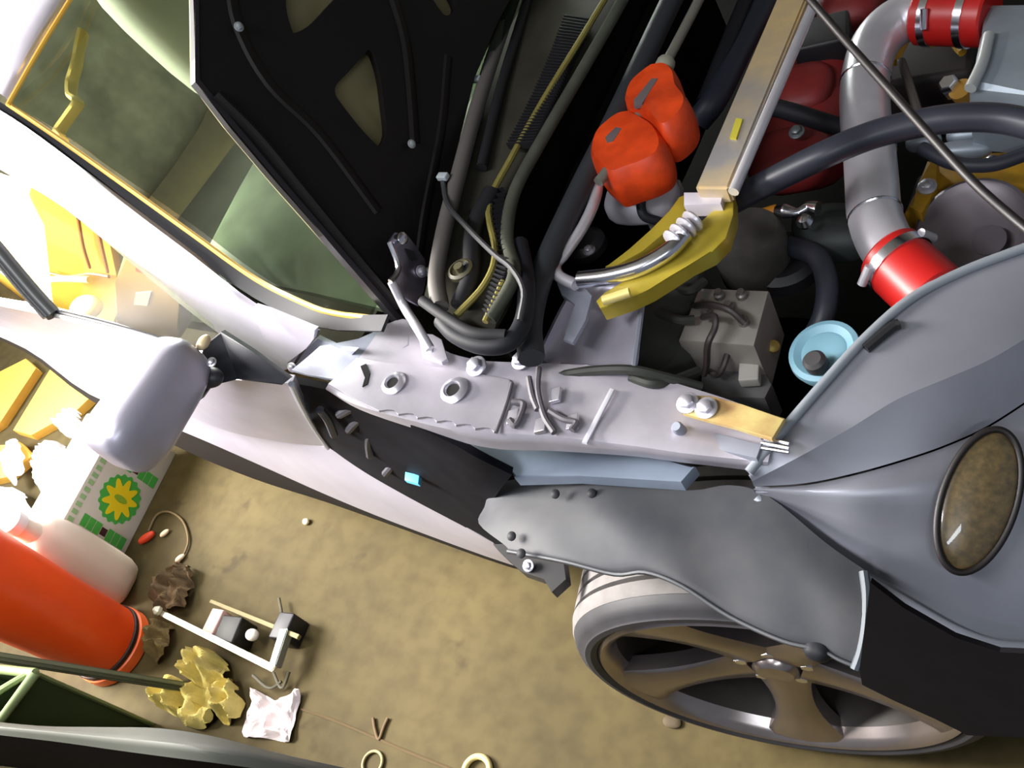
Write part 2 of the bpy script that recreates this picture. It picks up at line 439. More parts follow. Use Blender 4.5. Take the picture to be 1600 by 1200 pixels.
# ---------------- rocker, door, hinge pillar
roc_top = [(876, 890, .26), (780, 853, .38), (640, 770, .46), (512, 700, .50), (420, 684, .46), (330, 656, .42), (200, 600, .42), (90, 545, .44), (-60, 470, .46)]
roc_mid = [(872, 892, .24), (790, 868, .32), (640, 800, .36), (512, 743, .38), (420, 705, .36), (320, 665, .36), (195, 612, .385), (85, 556, .41), (-60, 484, .43)]
roc_bot = [(868, 894, .22), (800, 883, .22), (620, 818, .22), (512, 774, .22), (400, 724, .26), (285, 674, .31), (140, 616, .34), (40, 545, .38), (-80, 495, .40)]
sheet('rocker_panel', [ZL(roc_top, 0), ZL(roc_mid, 0), ZL(roc_bot, 0)], silver, car, 4, .012)
sheet('sill_underside', [ZL(roc_bot, 0), ZL([(x - 4, y + (3, 3, 4, 10, 24, 26, 6, 3, 3)[i], (.12, .12, .12, .14, .16, .22, .3, .34, .36)[i]) for i, (x, y, z) in enumerate(roc_bot)], 0)], mat('sill_dark', (30, 26, 22), .9, spec=.1), car, 4, .004)
d_top = [(456, 600, .90), (400, 592, .90), (340, 588, .90), (210, 527, .90), (80, 490, .905), (0, 476, .91), (-90, 455, .91)]
d_up = [(470, 630, .80), (405, 620, .80), (335, 606, .80), (200, 543, .81), (70, 500, .82), (0, 484, .83), (-90, 462, .84)]
d_mid = [(487, 660, .67), (415, 652, .67), (330, 630, .67), (195, 562, .68), (70, 516, .70), (-5, 494, .72), (-90, 470, .74)]
d_bot = [(511, 698, .50), (425, 688, .47), (328, 664, .44), (195, 596, .42), (85, 543, .44), (-10, 506, .46), (-90, 478, .5)]
door = sheet('door', [ZL(d_top, 0), ZL(d_up, 0), ZL(d_mid, 0), ZL(d_bot, 0)], silver, car, 4, .012)
tube('door_edge', ZL([(455, 600, .90), (470, 632, .81), (488, 665, .68), (512, 700, .51)], 0), .004, mat('edge_pale', (206, 210, 222), .35, .2), door, 8, 5)
# belt line moulding and glass
tube('belt_moulding', ZL([(345, 560, .93), (210, 524, .925), (82, 490, .925), (0, 473, .93)], 0), .006, mat('belt_trim', (235, 230, 225), .3, .4), door, 8, 5)
tube('belt_seal', ZL([(330, 556, .928), (210, 518, .928), (90, 487, .93)], 0), .004, blk_soft, door, 8, 5)
gl = [Z(350, 552, .93), Z(210, 522, .928), Z(82, 489, .93), Y(-60, 380, .17), Y(-60, 250, .28), Y(60, 290, .255), Y(150, 360, .215), Y(260, 448, .17), Y(330, 505, .13)]
door_glass = plate('door_glass', gl, .004, glass_mat('side_glass', (232, 236, 222), .03), door)
fr = [Z(84, 492, .93), Z(50, 455, .965), Z(0, 395, 1.02), Z(-40, 345, 1.06)]
tube('window_frame', fr, .012, mat('frame_dark', (70, 72, 72), .4), door, 10, 5)
tube('frame_chrome', [p + Vector((.0, -.012, .008)) for p in fr], .0035, steel, door, 8, 5)
# hinge pillar (black cavity in front of the door)
hp0 = [(455, 598, .84), (520, 612, .84), (600, 645, .83), (700, 690, .80), (745, 715, .78), (800, 742, .73)]
hp1 = [(470, 632, .76), (530, 650, .75), (610, 685, .73), (690, 725, .71), (735, 750, .69), (775, 775, .66)]
hp2 = [(490, 668, .66), (545, 695, .63), (620, 735, .60), (690, 770, .57), (735, 795, .55), (762, 805, .55)]
hp3 = [(510, 697, .50), (570, 738, .47), (640, 778, .45), (710, 815, .42), (760, 842, .39), (795, 866, .36)]
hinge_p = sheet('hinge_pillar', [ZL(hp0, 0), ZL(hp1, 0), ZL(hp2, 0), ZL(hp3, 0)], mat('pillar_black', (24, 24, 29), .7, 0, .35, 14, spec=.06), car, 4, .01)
for q in ([(530, 648), (545, 640), (560, 630)], [(545, 672), (556, 660), (566, 652)], [(578, 712), (576, 690), (582, 668), (592, 652)], [(602, 740), (612, 728), (626, 706), (636, 690)], [(500, 640), (512, 656), (522, 680)]):
    zz = [.79 - (y - 630) * .0021 for x, y in q]
    tube('pillar_rib', [Z(x, y, h + .01) for (x, y), h in zip(q, zz)], .006, mat('pillar_rib_grey', (62, 62, 70), .4), hinge_p, 8, 5)
plate('seal_clip', ZL([(633, 737), (655, 742), (653, 756), (632, 750)], .615), .008, blue_clip_m, hinge_p, .001)
# dark structure in the cavity, behind the liner
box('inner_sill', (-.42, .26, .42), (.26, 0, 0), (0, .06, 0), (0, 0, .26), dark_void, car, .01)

# ---------------- fender rail (upper apron)
def zr(x): return .86 - max(0, min(1, (x - 520) / 660)) * .12
def RL(pts, dz=0): return [Z(x, y, zr(x) + dz) for x, y in pts]
rail_up = [(598, 508), (640, 500), (690, 545), (745, 562), (800, 566), (860, 568), (930, 572), (1000, 583), (1060, 600), (1140, 625), (1218, 655)]
rail_md = [(560, 560), (615, 570), (680, 590), (745, 600), (800, 615), (860, 622), (930, 632), (1000, 642), (1060, 655), (1140, 672), (1208, 688)]
rail_lo = [(512, 602), (560, 626), (640, 648), (715, 664), (780, 676), (850, 680), (920, 688), (1000, 698), (1060, 707), (1130, 715), (1200, 722)]
rail_sd = [(514, 612), (562, 640), (642, 668), (717, 690), (782, 702), (850, 704), (920, 708), (1000, 714), (1060, 722), (1130, 730), (1196, 738)]
rail = sheet('fender_rail', [RL(rail_up), RL(rail_md), RL(rail_lo), RL(rail_sd, -.03)], silver_in, car, 4, .003)
# mounting plate with scalloped lower edge and punched holes
pp = [(512, 600), (558, 558), (600, 566), (700, 575), (795, 592), (800, 600), (787, 640), (772, 676)]
sc = []
for i in range(6):
    x0, y0, x1, y1 = 772 - i * 30, 676 - i * 5.6, 742 - i * 30, 670.4 - i * 5.6
    sc += [(x0 - 6, y0 - 8), (x0 - 16, y0 - 9), (x1, y1)]
pp += sc + [(560, 626)]
mp = plate('mounting_plate', RL(pp, .004), .003, silver_in, rail, .0008)
def pierced(px, py, r, par):
    o = Z(px, py, zr(px) + .0045)
    lathe('hole_boss', [(r * 2.1, 0), (r * 1.7, .003), (r * 1.2, .0042), (r * .95, .001), (r * .95, -.001)], o, (0, 0, 1), mat('boss_bright', (215, 212, 222), .3, .7), par, 24)
    lathe('bolt_hole', [(r * .9, 0), (r * .9, .0016)], o, (0, 0, 1), mat('hole_black', (14, 13, 12), .9), par, 18)
pierced(614, 599, .0085, rail); pierced(708, 610, .0095, rail)
plate('slot_notch', RL([(563, 572), (572, 568), (578, 582), (574, 600), (566, 604), (570, 590)], .0055), .002, mat('hole_black', (14, 13, 12), .9), rail)
# flange with the step towards the pillar, and upper tabs
plate('pillar_flange', RL([(478, 560), (500, 540), (560, 530), (598, 512), (640, 506), (640, 540), (600, 560), (555, 560), (522, 592), (480, 585), (455, 578)], .0), .004, dusty_silver, rail, .001)
plate('hinge_foot', RL([(652, 520), (676, 522), (690, 530), (699, 560), (690, 566), (660, 556)], .012), .006, silver_in, rail, .0015)
for px, py, r in ((675, 552, .006), (745, 573, .009), (814, 564, .008)):
    bolt('rail_bolt', Z(px, py, zr(px) + .006), (0, -.2, 1), r, rail)
tube('rail_seam', RL([(800, 598), (790, 635), (775, 676)], .006), .0022, mat('sealer_grey', (96, 92, 98), .6), rail, 8)
for q in ([(842, 575), (840, 610), (850, 650), (866, 676)], [(858, 642), (880, 655), (900, 660), (893, 672)], [(800, 628), (818, 632), (806, 664), (796, 656)], [(826, 590), (832, 620), (840, 640)]):
    tube('wire_clip', RL(q, .008), .004, mat('clip_grey', (98, 94, 100), .5), rail, 8)
plate('weld_bead', RL([(953, 606), (960, 608), (917, 692), (909, 690)], .006), .004, mat('bead_pale', (226, 224, 232), .5, .1), rail, .001)
for px, py in ((895, 660), (845, 665), (868, 618), (802, 652)):
    box('spot_tab', Z(px, py, zr(px) + .005), (.006, .003, 0), (-.003, .009, 0), (0, 0, .003), mat('boss_bright', (215, 212, 222), .3, .7), rail, .001)
# front tan bracket on the rail
tb = plate('front_bracket', [Z(x, y, .775) for x, y in ((1062, 617), (1110, 618), (1160, 632), (1226, 653), (1206, 686), (1150, 668), (1100, 655), (1066, 645))], .006, tan_bracket, rail, .0015)
bolt('bracket_bolt', Z(1075, 630, .777), (0, -.2, 1), .0085, rail); bolt('bracket_bolt', Z(1104, 638, .777), (0, -.2, 1), .0085, rail)
for i in range(3):
    tube('retaining_clip', [Z(1190, 684 + i * 8, .762), Z(1233, 693 + i * 7, .762)], .0022, steel, rail, 8)
lathe('bumper_stop', [(.007, 0), (.007, .016), (.005, .02)], Z(1066, 676, .756), (0, -.2, 1), dusty_silver, rail, 20)
plate('rail_channel', [Z(x, y, .752) for x, y in ((1075, 665), (1190, 694), (1182, 716), (1072, 692))], .012, dusty_silver, rail, .002)
# lower ledge
plate('fender_brace', [Z(x, y, .715) for x, y in ((715, 690), (800, 692), (920, 700), (1000, 708), (1086, 728), (1064, 753), (1000, 749), (900, 743), (803, 746), (795, 722), (735, 714))], .02, mat('pale_brace', (142, 154, 172), .5, .1, .15, 14), car, .003)

# ---------------- strut tower
st = [[(842, 556, .79), (885, 470, .80), (915, 432, .80), (960, 430, .79)],
      [(848, 562, .785), (900, 505, .775), (945, 455, .775), (985, 440, .785)],
      [(858, 568, .785), (920, 540, .775), (970, 490, .775), (1003, 435, .79)],
      [(870, 572, .785), (930, 574, .78), (975, 560, .785), (998, 470, .795)],
      [(880, 574, .78), (940, 578, .78), (984, 578, .79), (992, 540, .795)]]
tower = sheet('strut_tower', [ZL(r, 0) for r in st], silver, car, 5, .006)
plate('tower_bracket', ZL([(905, 440), (925, 462), (915, 500), (895, 535), (880, 530), (888, 505), (900, 475), (878, 462), (866, 432)], .815), .006, dusty_silver, tower, .001)
tube('tower_edge', ZL([(1008, 430, .795), (1000, 500, .795), (990, 575, .79)], 0), .004, dusty_silver, tower, 8)

# ---------------- engine bay base
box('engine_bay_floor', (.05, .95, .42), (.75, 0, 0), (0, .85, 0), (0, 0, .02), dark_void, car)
fw = [[(800, 560, .80), (850, 420, .80), (900, 280, .80), (1000, 60, .82), (1080, -120, .84)],
      [(850, 580, .62), (900, 440, .60), (960, 290, .58), (1060, 60, .60), (1150, -120, .6)]]
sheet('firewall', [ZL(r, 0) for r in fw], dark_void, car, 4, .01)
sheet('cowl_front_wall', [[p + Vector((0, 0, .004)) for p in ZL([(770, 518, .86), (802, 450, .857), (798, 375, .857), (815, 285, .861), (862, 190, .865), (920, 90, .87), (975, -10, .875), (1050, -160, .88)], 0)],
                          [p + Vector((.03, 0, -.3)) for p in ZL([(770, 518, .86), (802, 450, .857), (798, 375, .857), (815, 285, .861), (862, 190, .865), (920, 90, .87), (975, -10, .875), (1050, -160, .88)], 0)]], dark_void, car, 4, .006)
for q, rr in (([(830, 560, .84), (828, 500, .84), (850, 420, .84), (905, 300, .84), (960, 190, .85), (1040, 20, .86), (1080, -60, .86)], .016),
              ([(1110, -60, .66), (1040, 120, .66), (960, 240, .66), (880, 370, .68), (850, 460, .70)], .012)):
    tube('firewall_seal', ZL(q, 0), rr, mat('seal_black', (40, 42, 46), .6), car, 10)
tube('firewall_pipe', ZL([(1230, -60, .7), (1165, 60, .7), (1120, 150, .7), (1090, 190, .68)], 0), .02, mat('pipe_blueblack', (44, 48, 62), .5), car, 14)
tube('firewall_hose', ZL([(1190, -60, .72), (1140, 60, .72), (1100, 160, .7)], 0), .012, blk_soft, car, 12)

# ---------------- cowl
cw = [[(700, 505, .875), (684, 440, .875), (690, 370, .88), (712, 280, .885), (745, 165, .89), (785, 40, .895), (820, -70, .9), (850, -160, .9)],
      [(735, 515, .87), (745, 450, .868), (742, 370, .868), (762, 285, .872), (800, 185, .876), (855, 70, .88), (905, -40, .885), (950, -160, .885)],
      [(770, 518, .865), (802, 450, .862), (798, 375, .862), (815, 285, .866), (862, 190, .87), (920, 90, .875), (975, -10, .88), (1050, -160, .88)]]
cowl = sheet('cowl_panel', [ZL(r, 0) for r in cw], cowl_m, car, 4, .006)
tube('windshield_ledge', ZL([(688, 480, .893), (682, 430, .893), (696, 350, .896), (716, 275, .90), (746, 165, .905), (790, 30, .91), (830, -80, .915)], 0), .011, mat('ledge_grey', (90, 86, 82), .6), cowl, 10, 5)
tube('olive_seal', ZL([(712, 494, .885), (757, 445, .885), (774, 395, .885), (764, 320, .885), (800, 245, .888), (850, 155, .892), (905, 65, .896), (975, -50, .9)], 0), .0045, olive_m, cowl, 8, 5)
tube('cowl_seal', ZL([(765, 500, .88), (803, 432, .88), (792, 372, .88), (804, 300, .882), (852, 210, .886), (910, 110, .89), (970, 5, .894), (1030, -110, .9)], 0), .0085, seal_m, cowl, 10, 5)
tube('olive_lip', ZL([(758, 503, .884), (786, 440, .884)], 0), .004, olive_m, cowl, 8)
tube('rubber_gutter', ZL([(690, 500, .885), (715, 525, .88), (755, 540, .876), (795, 535, .872), (818, 500, .868), (822, 440, .866), (812, 380, .866)], 0), .011, blk_soft, cowl, 12, 5)
tube('rubber_gutter', ZL([(660, 470, .90), (700, 498, .895), (740, 520, .89), (790, 524, .88)], 0), .007, mat('gutter_grey', (46, 46, 48), .65, spec=.25), cowl, 12, 5)
tube('dark_channel', ZL([(768, 300, .884), (740, 360, .884), (736, 430, .882), (718, 478, .88)], 0), .012, mat('channel_black', (22, 22, 26), .6), cowl, 10, 5)
tube('dark_channel', ZL([(752, 262, .884), (782, 140, .89), (815, 30, .894), (850, -90, .9)], 0), .008, mat('channel_black', (22, 22, 26), .6), cowl, 10, 5)
gb = bmesh.new()
for i in range(44):
    t = i / 43
    a = Z(884 - 90 * t + 6 * math.sin(t * 3), 28 + 200 * t, .890); b = Z(922 - 88 * t, 34 + 192 * t, .888)
    d = (b - a) * .5
    box_bm((a + b) / 2, d, Vector((.0016, .0006, 0)), (0, 0, .006), gb)
link('cowl_grille', gb, blk, cowl, False)
gb = bmesh.new()
for i in range(26):
    t = i / 25
    if t < .5: a = Z(768 + 14 * t, 300 + 200 * t, .884); b = Z(786 + 10 * t, 296 + 200 * t, .884)
    else: a = Z(782 - 50 * (t - .5), 400 + 170 * (t - .5), .884); b = Z(800 - 66 * (t - .5), 404 + 180 * (t - .5), .884)
    box_bm((a + b) / 2, (b - a) * .5, Vector((.0016, .0006, 0)), (0, 0, .004), gb)
link('cowl_grille', gb, blk, cowl, False)
lathe('wiper_pivot', [(.017, 0), (.017, .006), (.013, .008), (.012, .004), (.006, .004), (.006, .012)], Z(722, 425, .888), (0, 0, 1), mat('pivot_olive', (70, 66, 46), .5), cowl, 24)
tube('washer_hose', ZL([(692, 285, .91), (700, 320, .91), (730, 355, .91), (770, 395, .905), (800, 420, .90), (818, 455, .895), (812, 500, .885)], 0), .0035, mat('hose_grey', (58, 58, 60), .5), cowl, 8, 5)
for px, py in ((692, 276), (743, 124)):
    box('cowl_clip', Z(px, py, .915), (.008, 0, 0), (0, .005, 0), (0, 0, .004), mat('clip_white', (170, 178, 182), .5), cowl, .0015)

# ---------------- windshield, roof, pillar
def yp(x): return .15 + .15 * (600 - x) / 600
def PI(x, y, dy=0.0): return Y(x, y, yp(x) + dy)
ws0 = [PI(575, 497), PI(480, 470), PI(400, 425), PI(300, 350), PI(200, 280), PI(100, 210), PI(14, 160)]
tops = [Vector((-.47, .46, .91)), Vector((-.58, .49, .95)), Vector((-.68, .51, .99)), Vector((-.81, .53, 1.04)), Vector((-.95, .545, 1.085)), Vector((-1.1, .55, 1.125)), Z(105, 0, 1.155)]
far = [v + Vector((-.03, .75, .02)) for v in tops]
windshield = sheet('windshield', [ws0, tops, far], glass_mat('windshield_glass', (206, 214, 204), .10, .04), car, 4, .005)
tube('amber_trim', [PI(578, 497, -.002), PI(520, 489, -.002), PI(480, 476, -.002), PI(400, 436, -.002), PI(300, 365, -.002), PI(200, 293, -.002), PI(100, 222, -.002), PI(12, 162, -.002)], .0042, gold_trim, car, 8, 6)
p_up = [PI(600, 505, -.015), PI(500, 500, -.015), PI(400, 455, -.015), PI(300, 385, -.015), PI(200, 311, -.015), PI(100, 240, -.015), PI(5, 176, -.015), PI(-80, 120, -.015)]
sheet('pillar_seal', [[p + Vector((0, .012, .002)) for p in p_up], [p + Vector((-.004, -.008, -.006)) for p in p_up]], blk_soft, car, 3, .004)
q0 = [(492, 515), (400, 474), (300, 398), (225, 342), (100, 247), (10, 184), (-80, 130)]
q1 = [(475, 540), (398, 500), (290, 425), (205, 362), (85, 268), (0, 212), (-80, 160)]
q2 = [(455, 572), (392, 540), (300, 470), (225, 408), (110, 312), (10, 250), (-80, 200)]
q3 = [(440, 580), (380, 548), (290, 482), (215, 420), (100, 325), (0, 265), (-80, 215)]
pillar = sheet('a_pillar', [[PI(x, y, -.028) for x, y in q0], [PI(x, y, -.050) for x, y in q1], [PI(x, y, -.062) for x, y in q2], [PI(x, y, -.055) for x, y in q3]], silver, car, 4, .01)
# bright bracket at the foot of the pillar
plate('pillar_foot', [PI(x, y, -.066) for x, y in ((398, 478), (420, 485), (493, 515), (490, 530), (478, 545), (450, 568), (412, 530), (402, 505))], .006, silver, pillar, .0015)
plate('pillar_step', [PI(x, y, -.055) for x, y in ((478, 545), (495, 528), (530, 545), (556, 548), (512, 596), (455, 578))], .006, dusty_silver, pillar, .0015)
bolt('pillar_bolt', PI(457, 574, -.072), (.3, -.6, .5), .005, pillar)
roof = sheet('roof', [[Z(14, 158, 1.14), Z(60, 75, 1.155), Z(106, 0, 1.163), Z(170, -110, 1.17)], [Z(-10, 140, 1.155), Z(30, 60, 1.175), Z(80, -20, 1.185), Z(140, -120, 1.19)],
                      [Z(-110, 100, 1.19), Z(-80, 10, 1.21), Z(-30, -80, 1.22), Z(30, -180, 1.23)]], silver, car, 4, .008)
tube('roof_trim', [Z(12, 164, 1.142), Z(60, 80, 1.158), Z(109, 0, 1.167), Z(170, -100, 1.172)], .004, gold_trim, roof, 8, 5)

# ---------------- interior seen through the glass
dash = [[Vector((-.52, .22, .80)), Vector((-.55, .6, .82)), Vector((-.58, 1.2, .82))], [Vector((-.75, .22, .83)), Vector((-.80, .6, .86)), Vector((-.80, 1.2, .86))],
        [Vector((-.98, .22, .80)), Vector((-1.02, .6, .82)), Vector((-1.0, 1.2, .82))], [Vector((-1.02, .22, .60)), Vector((-1.05, .6, .62)), Vector((-1.02, 1.2, .62))]]
sheet('dashboard', dash, dash_m, car, 5, .01)
box('cabin_floor', (-1.35, .95, .28), (.75, 0, 0), (0, .5, 0), (0, 0, .02), mat('cabin_carpet', (66, 66, 54), .9, 0, .5, 6), car)
seat = sup('front_seat', (-1.70, 1.17, .82), (.07, 0, .03), (0, .30, 0), (-.09, 0, .30), seat_pale, car, 3.2, 32)
sup('seat_cushion', (-1.48, 1.10, .50), (.26, 0, 0), (0, .26, 0), (0, 0, .08), seat_pale, seat, 3.2, 32)
sup('rear_seat', (-2.3, .8, .66), (.08, 0, 0), (0, .6, 0), (-.08, 0, .30), mat('rear_cloth', (100, 100, 84), .85, 0, .4, 9, (150, 148, 132)), car, 3.2, 32)
plate('door_card', [Y(x, y, .34) for x, y in ((-80, 280), (60, 290), (165, 350), (190, 470), (170, 520), (60, 500), (-80, 480))], .02, yel_int, car)
for q in ([(122, 340), (130, 385), (140, 418)], [(150, 345), (160, 390), (168, 425)], [(70, 425), (105, 432), (140, 428), (170, 432)]):
    tube('card_groove', [Y(x, y, .325) for x, y in q], .004, mat('groove_brown', (150, 96, 50), .6), car, 6)
tube('grab_handle', [Y(x, y, .30) for x, y in ((68, 438), (100, 436), (140, 437))], .008, mat('handle_cream', (236, 214, 150), .5), car, 8)
sc_ = [(180, 440), (190, 405), (215, 385), (245, 395), (268, 420), (280, 470), (280, 530), (180, 525)]
tan_s = plate('seat_bolster', [Y(x, y, .28) for x, y in sc_], .05, seat_tan, car, .008)
plate('airbag_tag', [Y(x, y, .278) for x, y in ((212, 458), (236, 456), (230, 478), (209, 476))], .003, mat('tag_grey', (190, 184, 164), .6), tan_s)
plate('red_tag', [Y(x, y, .278) for x, y in ((212, 417), (233, 424), (232, 430), (212, 424))], .003, mat('tag_red', (226, 84, 70), .6), tan_s)
sup('sunlit_headrest', Y(135, 480, .27), (.05, 0, 0), (0, .03, 0), (0, 0, .02), mat('sunlit_cloth', (236, 226, 200), .8), car, 2.4, 24)  # pale cloth colour carries the sun falling on the seat
belt = [(130, 50, .98), (124, 75, .97), (120, 100, .96), (112, 128, .94), (112, 150, .93), (122, 160, .925), (108, 182, .91), (92, 206, .895), (98, 218, .89)]
tube('seat_belt', ZL(belt, 0), .015, mat('sunlit_webbing', (250, 216, 120), .6), car, 8, 5, .5)  # bright yellow holds the sunlight on the belt

# ---------------- mirror
mo = Z(236, 628, 1.0)
ma = (Z(290, 548, 1.0) - Z(182, 706, 1.0)).normalized()
mperp = Vector((0, 0, 1)).cross(ma).normalized()
if mperp.x < 0: mperp = -mperp
def mw(a, b, c):
    s = 1 - .10 * a; return (a, b * s * (1 - .08 * (c > 0) * c), c * s)
mirror = sup('side_mirror', mo, ma * .079, mperp * .038, (0, 0, .040), silver, car, 4.2, 48, mw)
plate('sail_panel', [Z(x, y, h) for x, y, h in ((318, 540, .975), (345, 518, .975), (395, 550, .955), (452, 592, .92), (440, 602, .915), (372, 592, .925), (330, 600, .95), (312, 625, .955), (300, 600, .97))], .016, mat('sail_black', (52, 52, 58), .5), mirror, .002)
sup('mirror_foot', Z(322, 590, .965), (.024, .006, 0), (-.005, .012, 0), (0, 0, .012), mat('sail_black', (52, 52, 58), .5), mirror, 2.6, 24)
sup('mirror_glint', Z(318, 535, 1.0), (.007, .003, 0), (-.002, .010, 0), (0, 0, .006), mat('glint_cream', (210, 190, 150), .3), mirror, 2.4, 20)  # cream highlight on the mirror, built as a small solid
bolt('mirror_screw', Z(331, 566, .985), (.4, -.2, 1), .004, mirror)

# ---------------- hood
HN = Vector((math.cos(math.radians(20)), 0, math.sin(math.radians(20)))); HO = Vector((-.45, .15, .86))
def H(x, y, d=0.0): return PL(x, y, HO + HN * d, HN)
outer = [(305, 128), (360, 200), (430, 283), (520, 385), (600, 475), (635, 517), (652, 512), (668, 440), (690, 335), (715, 225), (742, 120), (775, 40), (800, -10), (840, -110), None, (300, -150), (300, -60), (303, 30)]
holes = [[(449, -30), (447, 10), (456, 46), (462, 51), (485, 38), (512, 10), (535, -20), (530, -60)],
         [(576, 77), (584, 86), (594, 120), (600, 165), (604, 208), (594, 228), (584, 222), (560, 196), (532, 160), (524, 146), (526, 132), (545, 112)],
         [(672, -60), (690, -30), (712, 10), (700, 24), (688, 16), (668, -20)]]
bm = bmesh.new()
for loop in [outer] + holes:
    if loop is outer:
        pts = [H(*q) if q else H(840, -110) + Vector((0, .75, 0)) for q in loop]
        k_ = loop.index(None); pts.insert(k_ + 1, H(300, -150) + Vector((0, .75, 0)))
    else: pts = cr([H(x, y) for x, y in loop + [loop[0]]], 4)[:-1]
    vs = [bm.verts.new(p) for p in pts]
    for a, b in zip(vs, vs[1:] + vs[:1]): bm.edges.new((a, b))
bmesh.ops.triangle_fill(bm, use_beauty=True, use_dissolve=False, edges=list(bm.edges))
bm.normal_update()
if sum(((f.normal.dot(HN)) for f in bm.faces)) < 0: bmesh.ops.reverse_faces(bm, faces=list(bm.faces))
ret = bmesh.ops.extrude_face_region(bm, geom=list(bm.faces))
bmesh.ops.translate(bm, verts=[v for v in ret['geom'] if isinstance(v, bmesh.types.BMVert)], vec=-HN * .012)
hood = link('hood', bm, hood_black, car, False)
hood['label'] = 'raised hood with black inner frame and pale cut-outs'
sk = [(300, 128), (350, 195), (430, 290), (520, 392), (600, 482), (632, 520), (650, 512), (690, 335), (742, 120), (800, -10), (840, -110), (296, -150)]
plate('hood_skin', [H(x, y, -.028) for x, y in sk[:-1]] + [H(840, -110, -.028) + Vector((0, .75, 0)), H(300, -150, -.028) + Vector((0, .75, 0)), H(*sk[-1], -.028)], .006, hood_skin_m, hood)
plate('hood_hem', [H(x, y, .001) for x, y in ((303, -150), (310, -150), (311, 30), (312, 124), (436, 274), (598, 462), (640, 510), (634, 516), (520, 385), (305, 128))], .014, mat('hem_black', (30, 26, 30), .45), hood)
for q, rr in (([(335, 150), (400, 215), (470, 300), (560, 410), (620, 480)], .013), ([(605, -30), (632, 60), (642, 140), (648, 225)], .012), ([(360, -40), (372, 40), (420, 130), (500, 210), (590, 330)], .011), ([(700, 90), (690, 200), (665, 330), (655, 400)], .010)):
    tube('hood_rib', [H(x, y, -.004) for x, y in q], rr, hood_black, hood, 10, 5, .6)
for x, y in ((643, 225), (373, 42), (668, 425)):
    bolt('hood_bumper', H(x, y, .008), HN, .004, hood, mat('stud_grey', (150, 156, 156), .5, .3))
# hinge
hg = [(608, 378), (618, 363), (636, 366), (650, 385), (664, 405), (668, 425), (662, 455), (655, 478), (640, 470), (618, 448), (609, 436), (622, 424), (628, 410), (616, 392)]
hinge = plate('hood_hinge', [H(x, y, .035) for x, y in hg], .004, mat('hinge_steel', (150, 144, 158), .3, .9), car, .0012)
tube('hinge_arm', [H(612, 440, .038), H(632, 480, .036), Z(652, 512, .885), Z(672, 545, .872)], .006, alu, hinge, 10, 4)
tube('hinge_flange', [H(609, 378, .04), H(622, 412, .042), H(620, 428, .042), H(610, 440, .042)], .004, steel, hinge, 8, 4)
lathe('hinge_pin', [(.008, 0), (.008, .012), (.005, .014)], H(622, 375, .034), HN, steel, hinge, 16)
bolt('hinge_bolt', H(658, 424, .036), HN, .0055, hinge)
plate('hinge_slot', [H(x, y, .037) for x, y in ((634, 388), (646, 392), (650, 406), (642, 408))], .002, mat('hole_black', (14, 13, 12), .9), hinge)

# ---------------- strut brace
def bar_box(a, b, wa, wb, m, par, name, hh=.012, bev=.003):
    a, b = Vector(a), Vector(b); d = (b - a); t = d.normalized(); s = t.cross(Vector((0, 0, 1))).normalized()
    bm = bmesh.new(); vs = []
    for p, w in ((a, wa), (b, wb)):
        vs.append([bm.verts.new(p + s * w * i + Vector((0, 0, hh * j))) for i, j in ((-1, -1), (1, -1), (1, 1), (-1, 1))])
    for i in range(4): bm.faces.new((vs[0][i], vs[0][(i + 1) % 4], vs[1][(i + 1) % 4], vs[1][i]))
    bm.faces.new(vs[0]); bm.faces.new(list(reversed(vs[1])))
    bmesh.ops.bevel(bm, geom=list(bm.edges), offset=bev, segments=2, affect='EDGES')
    return link(name, bm, m, par)
brace = bar_box(Z(1116, 306, .85), Z(1290, -110, .86), .021, .021, bar_tan, car, 'strut_brace', .013)
tube('brace_edge', [Z(1146, 300, .862), Z(1300, -60, .872)], .0065, alu, brace, 10)
plate('brace_patch', [Z(x, y, .8675) for x, y in ((1150, 184), (1160, 186), (1150, 216), (1140, 215))], .003, mat('patch_yellow', (190, 178, 60), .5), brace)
zb = .835
outer_p = [(1128, 300), (1146, 300), (1146, 335), (1134, 372), (1112, 394), (1076, 412), (1046, 432), (1014, 452), (985, 466), (938, 482), (931, 470), (944, 457), (985, 433), (1030, 402), (1066, 370), (1098, 344), (1122, 325)]
plate('brace_plate', ZL(outer_p, zb), .022, yellow_zinc, brace, .002)
inner_p = [(1060, 308), (1078, 300), (1068, 338), (1040, 362), (1004, 392), (960, 416), (945, 416), (985, 390), (1018, 358), (1048, 330)]
plate('brace_plate', ZL(inner_p, zb - .015), .015, yellow_zinc, brace, .002)
plate('brace_cap', ZL([(1068, 300), (1130, 300), (1126, 318), (1068, 320)], zb + .012), .02, silver_in, brace, .002)
tube('plate_tab', ZL([(942, 470, zb + .01), (965, 463, zb + .01), (984, 457, zb + .01)], 0), .006, mat('tab_cream', (214, 196, 120), .4, .2), brace, 10)
tube('brace_rod', ZL([(906, 437, .835), (950, 432, .838), (1000, 418, .842), (1045, 392, .845), (1070, 366, .845)], 0), .0105, steel, brace, 14, 6)
bm = bmesh.new()
for i in range(4):
    o = Z(1050 + i * 10, 378 - i * 10, .846); d = Z(1060, 362, .846) - Z(1040, 382, .846)
    lathe_bm([(.014, 0), (.015, .003), (.013, .006)], o, d, bm, 20)
link('rod_thread', bm, alu, brace)
tube('hood_latch_pipe', ZL([(936, 272, .83), (930, 310, .83), (912, 352, .83), (884, 394, .83), (868, 414, .83), (874, 432, .83), (900, 445, .83)], 0), .0075, alu, brace, 12, 6)

